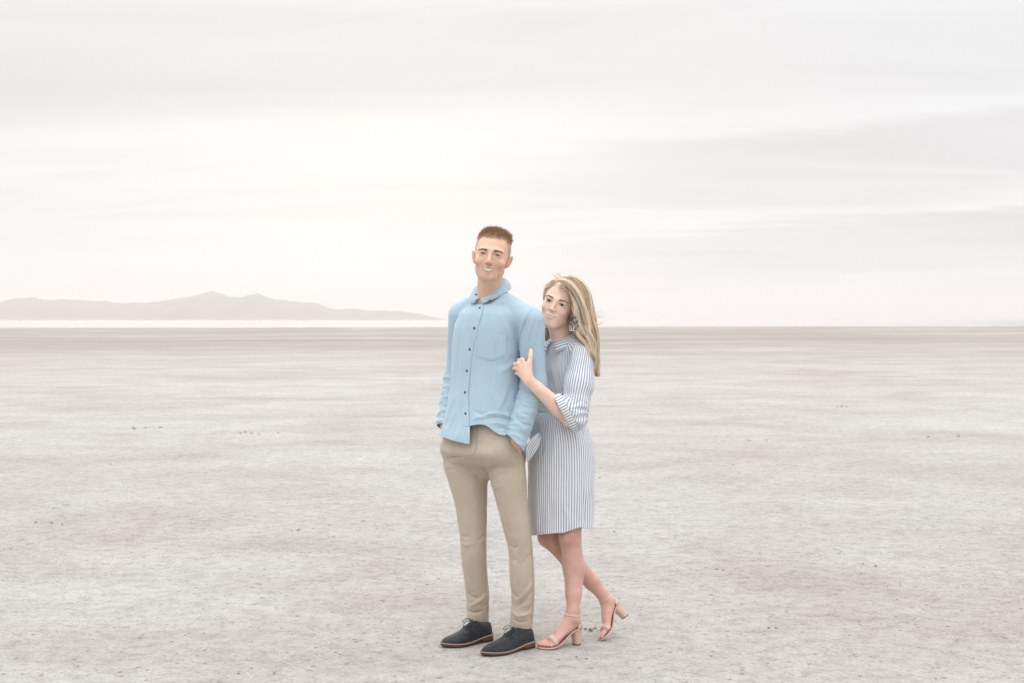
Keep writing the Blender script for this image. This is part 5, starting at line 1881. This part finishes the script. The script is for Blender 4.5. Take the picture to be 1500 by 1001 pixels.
    g2 = np.hypot(q[:, 0] + 0.010, q[:, 1] + 0.008) - 0.043
    V1, T1 = clip(V1, T1, np.where(V1[:, 2] > nb[2] - 0.07, g2, 1.0))
    me = np_mesh('dress', V1, T1)
    cx, cyy, A, B, yw = L.params(V1[:, 2])
    th = np.arctan2(V1[:, 1] - cyy, V1[:, 0] - cx)
    loop_uv(me, th / (2 * math.pi) * NSTR, V1[:, 2], NSTR)
    o = link('dress', me, M_STRIPE, WOMAN)
    solidify(o, 0.0013)
    return o, tree
def z_of(V):
    return V[:, 2]
dress, dress_tree = build_dress()

def build_sleeve():
    out = []
    ax_ = (WE - WS) / np.linalg.norm(WE - WS)
    for name, off, rng_ in (('sleeve', 0.0, (0.0, 9.0)), ('cuff', 0.0055, (-0.001, 0.030))):
        S = Shape()
        S.add(cap(WS + (0.002, 0.004, 0.010), WS * 0.55 + WE * 0.45 + (0.006, 0, 0), 0.054 + off, 0.064 + off), 0.01)
        S.add(cap(WS * 0.55 + WE * 0.45 + (0.006, 0, 0), WE + ax_ * -0.010 + (0.012, 0, 0.004), 0.064 + off, 0.054 + off), 0.02)
        S.add(cap(WE + (0.006, 0, 0.004), WE + (WW - WE) * 0.30, 0.054 + off, 0.054 + off), 0.02)
        st = 0.0036
        V, F = sdf_mesh(S, axis((0.12, 0.42, st)), axis((-0.22, 0.08, st)), axis((at(0, 650, 0)[2], at(0, 490, 0)[2], st)))
        V = relax(V, F, 2, 0.5)
        N = vnormals(V, F)
        al = (V - WS) @ ax_
        Lg = np.linalg.norm(WE - WS)
        t = al / Lg
        side = np.cross(ax_, (0, 1, 0)); side /= np.linalg.norm(side)
        bin_ = np.cross(ax_, side)
        q = V - WS - al[:, None] * ax_
        th = np.arctan2(q @ bin_, q @ side)
        if name == 'sleeve':
            rk = noise(np.stack([al * 46 + np.cos(th) * 1.2, np.cos(th) * 1.1, np.sin(th) * 1.1], 1))
            p0, p1 = at(817.5, 588, -0.1), at(835.5, 624, -0.1)
            e = p1 - p0; nrm = np.cross(e, (0.10, 1, 0)); nrm /= np.linalg.norm(nrm); nrm = -nrm if nrm[0] < 0 else nrm
            calm = ss(0.020, 0.045, (V - p0) @ nrm)
            d = calm * 0.0090 * (1 - np.minimum(1, np.abs(rk) * 1.8)) * ss(0.62, 0.86, t) + calm * 0.004 * noise(np.stack([al * 8, np.cos(th) * 2.4, np.sin(th) * 2.4], 1)) + 0.0018 * noise(V * 30)
        else:
            d = 0.0022 * noise(V * 28)
        V = V + N * d[:, None]
        T = tri(F)
        # the slanting opening where the forearm comes out
        p0, p1 = at(817.5, 588, -0.1), at(835.5, 624, -0.1)
        e = p1 - p0; nrm = np.cross(e, (0.10, 1, 0)); nrm /= np.linalg.norm(nrm)
        if nrm[0] < 0:
            nrm = -nrm
        g = (V - p0) @ nrm
        V1, T1 = clip(V, T, g - rng_[0])
        if name == 'cuff':
            g = (V1 - p0) @ nrm
            V1, T1 = clip(V1, T1, rng_[1] - g)
        me = np_mesh(name, V1, T1)
        al = (V1 - WS) @ ax_; q = V1 - WS - al[:, None] * ax_
        th = np.arctan2(q @ bin_, q @ side)
        if name == 'sleeve':
            loop_uv(me, th / (2 * math.pi) * 36, al, 36)
        else:
            set_uv(me, np.stack([((V1 - p0) @ (e / np.linalg.norm(e))) / 0.0115, al], 1))
        o = link(name, me, M_STRIPE, dress)
        solidify(o, 0.0013 if name == 'sleeve' else 0.002)
        out.append(o)
build_sleeve()
collar_mesh(at(823.5, 498, 0.072), WY, at(0, 499, -0.02)[2], at(0, 484.5, 0.12)[2], 0.0465, 0.004, 0.042, 0.018, M_STRIPE, dress, uvn=105)

def build_tie():
    """loose end of the fabric tie at the waist"""
    L = bez([(789, 634), (778, 643), (769.5, 656), (773, 677)], 22); Rr = bez([(793, 640), (791, 648), (786, 660), (774.5, 677)], 22)
    n, m = 22, 9
    V = []; UV = []
    for i in range(n):
        for j in range(m):
            s = j / (m - 1); t = i / (n - 1)
            p = L[i] * (1 - s) + Rr[i] * s
            y = -0.070 - 0.030 * math.sin(math.pi * t) - 0.010 * math.sin(4.2 * s + 2 * t) - 0.02 * (1 - s)
            V.append(at(p[0], p[1], y)); UV.append(((s * 0.045 + 0.2 * t * 0.05) / 0.0085, t))
    i, j = np.meshgrid(np.arange(n - 1), np.arange(m - 1), indexing='ij'); i, j = i.ravel(), j.ravel()
    F = np.stack([i * m + j, (i + 1) * m + j, (i + 1) * m + j + 1, i * m + j + 1], 1)
    me = np_mesh('waist_tie', np.array(V), F)
    set_uv(me, np.array(UV))
    o = link('waist_tie', me, M_STRIPE, dress)
    solidify(o, 0.002, 0)
build_tie()

# sandals
M_NUDE = plain('nude_leather', (0.60, 0.42, 0.34), 0.45)
M_TIP = plain('heel_tip', (0.05, 0.035, 0.03), 0.5)
M_INSOLE = plain('insole', (0.22, 0.11, 0.085), 0.5)
M_METAL = plain('buckle_metal', (0.60, 0.48, 0.32), 0.3, 1.0)
def build_sandal(fr, sd):
    W_ = fr.to_world
    n = 34
    xs = 0.5 - 0.5 * np.cos(np.linspace(0, np.pi, n)); xs = -0.014 + xs * 0.214
    zc = np.interp(xs, [-0.014, 0.01, 0.035, 0.06, 0.09, 0.115, 0.135, 0.17, 0.20], [0.075, 0.0735, 0.067, 0.052, 0.0285, 0.0145, 0.0085, 0.0065, 0.009])
    wd = np.interp(xs, [-0.014, -0.008, 0.01, 0.05, 0.09, 0.13, 0.155, 0.175, 0.19, 0.198, 0.20], [0.006, 0.018, 0.0265, 0.0235, 0.029, 0.0365, 0.0365, 0.031, 0.021, 0.010, 0.004])
    off = np.interp(xs, [0, 0.1, 0.2], [0, 0.0, sd * 0.008])
    def slab(t0, t1, grow_):
        V = []
        for x, z, w_, o in zip(xs, zc, wd, off):
            for s_, zz in ((1, t0), (1, t1), (-1, t1), (-1, t0)):
                V.append((x, o + s_ * (w_ + grow_), z + zz))
        F = [(k * 4 + q, k * 4 + (q + 1) % 4, (k + 1) * 4 + (q + 1) % 4, (k + 1) * 4 + q) for k in range(n - 1) for q in range(4)] + [(0, 3, 2, 1), ((n - 1) * 4, (n - 1) * 4 + 1, (n - 1) * 4 + 2, (n - 1) * 4 + 3)]
        return W_(V), np.array(F)
    so = link('sandal', np_mesh('sandal', *slab(-0.0065, 0.0, 0.0015), smooth=False), M_NUDE, WOMAN)
    link('insole', np_mesh('insole', *slab(0.0002, 0.0016, -0.0008), smooth=False), M_INSOLE, so)
    # heel counter: a band cupping the back of the foot
    a = np.linspace(-0.46 * math.pi, 0.46 * math.pi, 21)
    V = []
    for k in a:
        hh = 0.050 * max(0.04, math.cos(k * 1.05)) ** 0.9
        for t in (0.0, 0.5, 1.0):
            rr = 0.0272 + 0.0012
            V.append((0.014 - math.cos(k) * (rr + 0.002) + (0.010 * t if abs(k) < 9 else 0), math.sin(k) * rr * (1 - 0.08 * t), 0.0745 - 0.004 * (1 - math.cos(k)) + hh * t * 0.95))
    i, j = np.meshgrid(np.arange(20), np.arange(2), indexing='ij'); i, j = i.ravel(), j.ravel()
    F = np.stack([i * 3 + j, (i + 1) * 3 + j, (i + 1) * 3 + j + 1, i * 3 + j + 1], 1)
    o = link('heel_cup', np_mesh('heel_cup', W_(V), F), M_NUDE, so); solidify(o, 0.0016, 0)
    # block heel
    V = []; ring = 16
    for t in np.linspace(0, 1, 7):
        z = 0.0705 * (1 - t) + 0.0035 * t
        fx0, fx1 = -0.0115 + 0.004 * t, 0.038 - 0.014 * t ** 0.7
        hw = 0.0235 - 0.0035 * t
        for k in range(ring):
            ang = 2 * math.pi * k / ring
            cs, sn = math.cos(ang), math.sin(ang)
            px_ = (fx0 + fx1) / 2 + (fx1 - fx0) / 2 * np.sign(cs) * abs(cs) ** 0.55
            zz = z + (0.0 if t > 0.3 else -0.10 * max(0, px_ - 0.01) * (1 - t / 0.3))
            V.append((px_, hw * np.sign(sn) * abs(sn) ** 0.55, zz))
    F = [(i * ring + j, i * ring + (j + 1) % ring, (i + 1) * ring + (j + 1) % ring, (i + 1) * ring + j) for i in range(6) for j in range(ring)]
    hb = link('heel', np_mesh('heel', W_(V), np.array(F)), M_NUDE, so)
    Vt = [(v[0], v[1], z) for z in (0.0035, 0.0) for v in V[6 * ring:]]
    Ft = [(j, (j + 1) % ring, ring + (j + 1) % ring, ring + j) for j in range(ring)]
    mb = MB(); mb.add(W_(Vt), np.array(Ft))
    c = np.mean(np.array(Vt[ring:]), axis=0)
    mb.add(W_(Vt[ring:] + [tuple(c)]), np.array([[j, (j + 1) % ring, ring] for j in range(ring)]))
    mb.build('heel_tip', M_TIP, so, smooth=False)
    # straps wrap the foot itself: rays from outside find the skin
    def band(x_c, z_c, ang0, ang1, tilt, width, axis_dir, name, n=26, ro=0.09, off=0.0015):
        """strap round the foot in a plane through (x_c, z_c) whose in-plane up direction is axis_dir"""
        V = []
        up = np.array(axis_dir, float); up /= np.linalg.norm(up)
        nrm = np.array((up[2], 0, -up[0]))
        for k in np.linspace(ang0, ang1, n):
            for t in (-0.5, 0, 0.5):
                c0 = np.array((x_c, 0, z_c)) + nrm * width * t
                d = np.array((0, math.cos(k), 0)) + up * math.sin(k)
                # march in along the ray
                rr = np.linspace(ro, 0.004, 60)
                P = c0 + d * rr[:, None]
                f = fr.shape(P)
                idx = np.argmax(f < 0) if (f < 0).any() else 59
                V.append(c0 + d * (rr[idx] + off + 0.0006))
        V = np.array(V)
        i, j = np.meshgrid(np.arange(n - 1), np.arange(2), indexing='ij'); i, j = i.ravel(), j.ravel()
        F = np.stack([i * 3 + j, (i + 1) * 3 + j, (i + 1) * 3 + j + 1, i * 3 + j + 1], 1)
        V = V.reshape(n, 3, 3)
        for _ in range(1):
            V[1:-1] = np.maximum(0, 1) * (0.5 * V[1:-1] + 0.25 * (V[:-2] + V[2:]))
        o = link(name, np_mesh(name, W_(V.reshape(-1, 3)), F), M_NUDE, so)
        solidify(o, 0.0018, 0)
        return V
    band(0.132, 0.018, rad(-18), rad(198), 0, 0.024, (0.28, 0, 0.96), 'toe_strap')
    Vb = band(0.024, 0.128, rad(-182), rad(182), 0, 0.0065, (0.34, 0, 0.94) if False else (0.97, 0, 0.12), 'ankle_strap', n=40)
    p = W_(Vb[3][1:2])[0]
    V, F = ellipsoid(p, (0.005, 0.005, 0.005), nu=8, nv=6)
    link('buckle', np_mesh('buckle', V, F), M_METAL, so)
build_sandal(FOOT1, -1)
build_sandal(FOOT2, 1)

# hair
def woman_hairline(Q):
    th = np.degrees(np.arctan2(np.abs(Q[:, 0]), -(Q[:, 1] - 0.012)))
    zl = np.interp(th, [0, 20, 36, 48, 58, 68, 78, 90, 110, 140, 180], [0.066, 0.068, 0.066, 0.055, 0.036, 0.016, 0.0, -0.02, -0.04, -0.06, -0.07])
    return Q[:, 2] - zl
BL = np.array([(0.34, 0.205, 0.118), (0.71, 0.495, 0.32), (0.95, 0.735, 0.515), (1.0, 0.85, 0.655), (1.0, 0.93, 0.80)])
def blonde(n, shift=0.0):
    k = np.clip(rng.normal(2.0 + shift, 1.05, n), 0, 3.999)
    i = k.astype(int); f = (k - i)[:, None]
    return BL[i] * (1 - f) + BL[np.minimum(i + 1, 4)] * f
def build_woman_hair():
    hm = hair_mat('hair_woman', 0.38)
    Q = w_head.to_local(WBV)
    hl = woman_hairline(Q)
    ok = (np.linalg.norm(Q - (0, 0.016, 0.030), axis=1) < 0.128) & (hl > -0.002) & (Q[:, 2] > -0.07)
    F = WBF[ok[WBF].all(1)]
    used = np.unique(F); mp = np.full(len(WBV), -1); mp[used] = np.arange(len(used)); F = mp[F]
    V, Ql, h = WBV[used], Q[used], hl[used]
    N = vnormals(V, F)
    grow_ = ss(-0.002, 0.03, h)
    part = np.exp(-((Ql[:, 0] + 0.020) / 0.010) ** 2) * ss(0.05, 0.08, Ql[:, 2])
    thick = grow_ * (0.009 + 0.006 * ss(-0.02, 0.05, Ql[:, 0]) + 0.003 * noise(Ql * np.array((60, 25, 60)))) * (1 - 0.5 * part) - 0.0008 * (1 - ss(-0.002, 0.004, h))
    V2 = V + N * thick[:, None]
    me = np_mesh('hair', V2, F)
    tone = (0.55 + 0.45 * noise(Ql * np.array((70, 24, 70))))[:, None]
    kf = ss(0.0, 0.016, h)[:, None]
    set_col(me, 'col', (BL[1] * (1 - np.clip(tone, 0, 1)) + BL[2] * np.clip(tone, 0, 1)) * kf + np.asarray(SKIN_W) * 0.9 * (1 - kf))
    o = link('hair', me, hm, WOMAN)
    Vs_, Cs_ = [], []
    Fs_ = []; nV = 0
    def push(P, r, C, taper):
        nonlocal nV
        V_, F_ = tube_many(P, r, taper, 4)
        Vs_.append(V_); Fs_.append(F_ + nV); nV += len(V_); Cs_.append(per_strand(C, P.shape[1], 4))
    # strands combed over the scalp from the parting: follow the head to the back and right
    T = tri(F)
    n = 3400
    ar = np.linalg.norm(np.cross(V[T[:, 1]] - V[T[:, 0]], V[T[:, 2]] - V[T[:, 0]]), axis=1)
    k = rng.choice(len(T), n, p=ar / ar.sum())
    b = rng.dirichlet((1, 1, 1), n)
    root = (V2[T[k]] * b[:, :, None]).sum(1); q = (Ql[T[k]] * b[:, :, None]).sum(1)
    c0 = np.array((0, 0.016, 0.034))
    sgn = np.where(q[:, 0] > -0.020, 1.0, -1.0)
    flow = np.stack([np.where(sgn > 0, 0.65 + 3 * np.abs(q[:, 0]), -0.25), np.where(sgn > 0, 0.75, 1.3), -0.45 - 6 * np.maximum(0, np.abs(q[:, 0]) - 0.03)], 1)
    m = 9
    step = 0.0085
    P = np.zeros((n, m, 3)); cur = q.copy(); hR = np.linalg.norm((q - c0) / (0.074, 0.094, 0.080), axis=1)
    lift = np.where(q[:, 0] > -0.020, 0.0135, 0.0085) + 0.006 * rng.random(n)
    rad_ = np.array((0.076, 0.096, 0.082))
    Pl = np.zeros((n, m, 3))
    cl = noise(q * 85)
    for s_ in range(m):
        d = (cur - c0) / rad_
        d /= np.linalg.norm(d, axis=1)[:, None]
        surf = c0 + d * (rad_ + (lift * (0.4 + 0.6 * min(1, s_ / 3)))[:, None])
        below = cur[:, 2] < -0.005
        Pl[:, s_] = np.where(below[:, None], cur, surf)
        fl = flow + np.stack([0.3 * cl, 0 * cl, 0.2 * cl], 1)
        fl = fl - np.where(below[:, None], 0, 1) * d * (fl * d).sum(1)[:, None] * 0.9
        fl /= np.linalg.norm(fl, axis=1)[:, None]
        flow = flow + np.array((0, 0, -0.16))
        cur = Pl[:, s_] + fl * step
    left = q[:, 0] < -0.015
    keep = ~left | ((Pl[:, -1, 2] > -0.03) & (Pl[:, -1, 1] > -0.01))
    for s_ in range(1, m):       # short side: pressed to the head, ending behind the ear
        stop = left & (Pl[:, s_, 2] < -0.022)
        Pl[stop, s_] = Pl[stop, s_ - 1] + np.array((0.001, 0.0035, -0.001))
    P = w_head.to_world(Pl.reshape(-1, 3)).reshape(n, m, 3)
    col = blonde(n, 0.35) * (0.95 + 0.35 * np.clip(cl, -1, 1))[:, None]
    push(P[keep], 0.00085, col[keep], 0.35)
    # long locks: (points px, py, y), radius px, strands, tone, wave
    locks = [
        ([(816, 411, -.035), (830, 413, -.050), (843, 425, -.055), (851, 443, -.055), (857, 462, -.055), (864, 482, -.06), (869, 503, -.06)], 4.6, 420, 0.5, 1.2),
        ([(824, 407, .0), (841, 411, -.02), (855, 425, -.03), (861, 447, -.03), (863, 468, -.035), (868, 490, -.05), (872, 512, -.06)], 5.2, 460, 0.1, 1.3),
        ([(828, 406, .05), (846, 411, .05), (860, 430, .045), (865, 455, .03), (868, 478, .0), (873, 500, -.02), (874, 524, -.03), (871, 546, -.03)], 5.2, 480, 0.2, 1.6),
        ([(834, 425, -.03), (841, 440, -.045), (846, 456, -.05), (850, 474, -.055), (855, 490, -.065), (863, 505, -.068), (869, 520, -.06)], 4.0, 420, 0.7, 1.4),
        ([(838, 446, -.02), (843, 462, -.03), (846, 478, -.045), (850, 492, -.062), (857, 503, -.07), (864, 512, -.068), (868, 526, -.06)], 3.6, 360, -0.4, 1.8),
        ([(838, 415, .10), (856, 432, .11), (863, 458, .10), (865, 485, .07), (869, 510, .03), (873, 532, .0), (874, 552, -.01)], 6.0, 420, -0.5, 1.4),
        ([(836, 450, .06), (846, 470, .06), (852, 488, .03), (860, 505, -.01), (868, 524, -.035), (872, 545, -.035)], 5.5, 420, -0.9, 1.6),
        ([(846, 430, -.03), (855, 448, -.035), (859, 466, -.04), (862, 482, -.06), (866, 496, -.07), (872, 508, -.065), (874, 530, -.05)], 3.6, 340, 0.9, 2.0),
        ([(850, 470, -.035), (856, 484, -.055), (862, 497, -.07), (868, 512, -.07), (872, 530, -.055), (869, 555, -.045)], 3.4, 300, 0.3, 2.2),
        ([(844, 436, .03), (853, 462, .02), (858, 488, -.01), (866, 512, -.035), (871, 535, -.035)], 7.0, 300, -1.0, 1.2),
        ([(815, 455, .11), (806, 475, .11), (803, 492, .10), (801, 508, .10)], 4.0, 200, -1.4, 0.6),
    ]
    mb = MB()
    for pts, rp, ns, tone, wave in locks:
        ns = int(ns * 0.62)
        m = 17
        C0 = bez([at(*p) for p in pts], m)
        t = np.linspace(0, 1, m)
        Tg, U, B = frames(C0)
        rr = rp / 337.0 * np.interp(t, [0, 0.08, 0.25, 0.5, 0.8, 1.0], [0.25, 0.6, 1.0, 1.05, 0.9, 0.40])
        ph0 = rng.random() * 6
        C0 = C0 + (U * (np.sin(t * 8 * wave + ph0) * 0.0062 * t)[:, None] + B * (np.cos(t * 8 * wave + ph0) * 0.0062 * t)[:, None])
        mb.tube(C0[:-1], rr[:-1] * 0.72, 8, c=BL[2] * 0.9)
        a = rng.random(ns) * 2 * math.pi; rd = np.sqrt(0.2 + 0.95 * rng.random(ns))
        sp = 1 + 0.18 * rng.normal(size=(ns, 1)) * t[None]
        fz = np.cumsum(rng.normal(size=(ns, m, 2)) * 0.0006, axis=1)
        wv = np.sin(t[None] * 8 * wave + ph0 + a[:, None] * 0.5) * 0.0036 * t[None]
        du = (np.cos(a) * rd)[:, None] * rr[None] * sp + fz[..., 0] + wv
        db = (np.sin(a) * rd)[:, None] * rr[None] * sp + fz[..., 1]
        P = C0[None] + U[None] * du[..., None] + B[None] * db[..., None]
        # each strand starts and ends at its own place
        sub = np.floor(a * 6 / (2 * math.pi)).astype(int) % 6
        stone = (rng.permutation(6)[sub] - 2.5) * 0.52
        push(P, 0.00100, blonde(ns, 0.7 * tone + 0.05 + stone) * (0.92 + 0.25 * np.sin(a * 3 + ph0))[:, None].clip(0.6, 1.05), np.interp(t, [0, 0.7, 1], [1, 1, 0.25]))
    core = mb.build('hair_lock', hm, o)
    # flyaways lifted by the breeze
    fl = [([(858, 452, -.03), (868, 458, -.03), (878, 459, -.03), (884, 456, -.02)]), ([(860, 458, -.03), (870, 464, -.03), (879, 464, -.03), (886, 461, -.02)]), ([(862, 470, -.03), (871, 474, -.03), (880, 473, -.03), (888, 470, -.02)]),
          ([(862, 474, -.04), (872, 477, -.04), (880, 476, -.03)]), ([(864, 490, -.05), (873, 496, -.05), (879, 500, -.05)]), ([(868, 515, -.05), (876, 524, -.05), (877, 538, -.04)]), ([(868, 530, -.04), (875, 542, -.04), (878, 552, -.03)]),
          ([(818, 409, -.03), (812, 404, -.03), (808, 401, -.03)]), ([(822, 408, -.02), (818, 402, -.02), (814, 401, -.02)]), ([(830, 406, .0), (838, 404, .0), (846, 408, .0)]), ([(842, 410, .0), (854, 417, .0), (862, 430, .0)]), ([(806, 414, -.03), (799, 420, -.04), (795, 430, -.045)])]
    for p in fl:
        C0 = bez([at(*q_) for q_ in p], 14)
        ns = 13
        P = C0[None] + np.cumsum(rng.normal(size=(ns, 14, 3)) * np.array((0.0006, 0.0006, 0.0009)), axis=1) + rng.normal(size=(ns, 1, 3)) * 0.0022
        push(P, 0.00055, blonde(ns, 0.6), 0.3)
    me = np_mesh('hair_strands', np.concatenate(Vs_), np.concatenate(Fs_))
    set_col(me, 'col', np.concatenate(Cs_))
    s_ = link('hair_strands', me, hm, o)
    s_['kind'] = 'stuff'
build_woman_hair()

# earring of grey-green stones
def build_earring():
    m_st, t, b = mat('grey_stone')
    n = tnoise(t, obj_co(t), 140, 3)
    t.links.new(tmix(t, n, (0.05, 0.065, 0.06), (0.19, 0.215, 0.20)), b.inputs['Base Color'])
    b.inputs['Roughness'].default_value = 0.18
    y = -0.068
    hook = bez([at(840.2, 462, y), at(842, 464, y - 0.004), at(842.5, 468, y)], 10)
    V, F = tube(hook, 0.0011, 6)
    e = link('earring', np_mesh('earring', V, split_faces(F)), M_METAL, WOMAN)
    V, F = ellipsoid(at(842, 465, y), (0.0065, 0.0035, 0.0075)); link('stone', np_mesh('stone', V, F), m_st, e)
    for px_, py_, rx, rz in ((839.6, 471.5, 0.0052, 0.0075), (845.2, 471, 0.0052, 0.0075), (842.4, 474, 0.0056, 0.0085), (838.6, 478.2, 0.0050, 0.0075), (846.6, 477.6, 0.0050, 0.0072), (842.6, 481.5, 0.0058, 0.0090)):
        V, F = ellipsoid(at(px_, py_, y - 0.002), (rx, 0.0030, rz), nu=8, nv=6)
        st = link('stone', np_mesh('stone', V, F, smooth=False), m_st, e)
build_earring()

# ------------------------------------------------------------------ small debris on the flats
def clod(c, r, seed, flat=0.45):
    g = np.random.default_rng(seed)
    V, F = ellipsoid((0, 0, 0), (r, r * g.uniform(0.6, 1.0), r * flat), nu=9, nv=6)
    V = V * (1 + 0.8 * noise(V / r * 1.7 + g.uniform(0, 50, 3)))[:, None]
    a = g.uniform(0, 6.28)
    R_ = np.array([[math.cos(a), -math.sin(a), 0], [math.sin(a), math.cos(a), 0], [0, 0, 1]])
    return V @ R_.T + np.asarray(c), F
m_clod, _t1, _b1 = mat('dark_mud')
_n = tnoise(_t1, obj_co(_t1), 60, 4)
_t1.links.new(tmix(_t1, _n, (0.15, 0.125, 0.10), (0.40, 0.36, 0.31)), _b1.inputs['Base Color'])
_b1.inputs['Roughness'].default_value = 0.95
def debris():
    g = np.random.default_rng(4)
    mb = MB()
    spots = [(380, 635, 9), (405, 796, 10), (85, 765, 8), (75, 838, 11), (440, 777, 9), (542, 695, 7), (1290, 829, 7), (1030, 834, 5), (1310, 857, 6), (405, 972, 7), (385, 984, 7), (1235, 655, 9), (1250, 596, 8), (883, 672, 8), (1060, 835, 5), (470, 960, 5), (1095, 645, 8), (1455, 652, 8), (190, 628, 8), (300, 606, 7), (1405, 640, 9), (640, 985, 6), (1120, 920, 5), (960, 945, 5), (860, 966, 6), (270, 952, 4)]
    for px_, py_, n in spots[::2]:
        c = ground_at(px_, py_)
        d = np.linalg.norm(c - CAM)
        for k in range((n + 1) // 2):
            o = g.normal(size=2) * np.array((0.016, 0.010)) * d / 2
            mb.add(*clod(c + np.array((o[0], o[1], 0.002)), g.uniform(0.003, 0.008) * d / 7, int(g.integers(1 << 30)), 0.4))
    for k in range(60):
        x = g.uniform(-5, 5); y = -0.9 + 14 * g.random() ** 1.6
        mb.add(*clod((x * (1 + max(0, y) * 0.16), y, 0.001), g.uniform(0.0025, 0.0065) * (1 + max(0, y) * 0.12), int(g.integers(1 << 30)), 0.4))
    o = mb.build('mud_crumbs', m_clod)
    o['kind'] = 'stuff'; o['label'] = 'scattered dark mud crumbs on the salt flat'
    # the little heap of clods beside the raised sandal
    for k, (px_, py_, r, lab) in enumerate(((865.5, 923.5, 0.0125, 'largest round mud clod between the two sandals'), (857.5, 922, 0.0085, 'smaller flat mud clod left of the round clod between the sandals'), (872, 921, 0.0085, 'small mud clod between the round clod and the raised sandal'))):
        c = ground_at(px_, py_)
        me_V, me_F = clod((0, 0, r * 0.3), r, 90 + k, 0.5)
        o = link('mud_clod', np_mesh('mud_clod', me_V, me_F), m_clod)
        o.location = c
        o['label'] = lab; o['category'] = 'clod'; o['group'] = 'mud clods between the sandals'
debris()
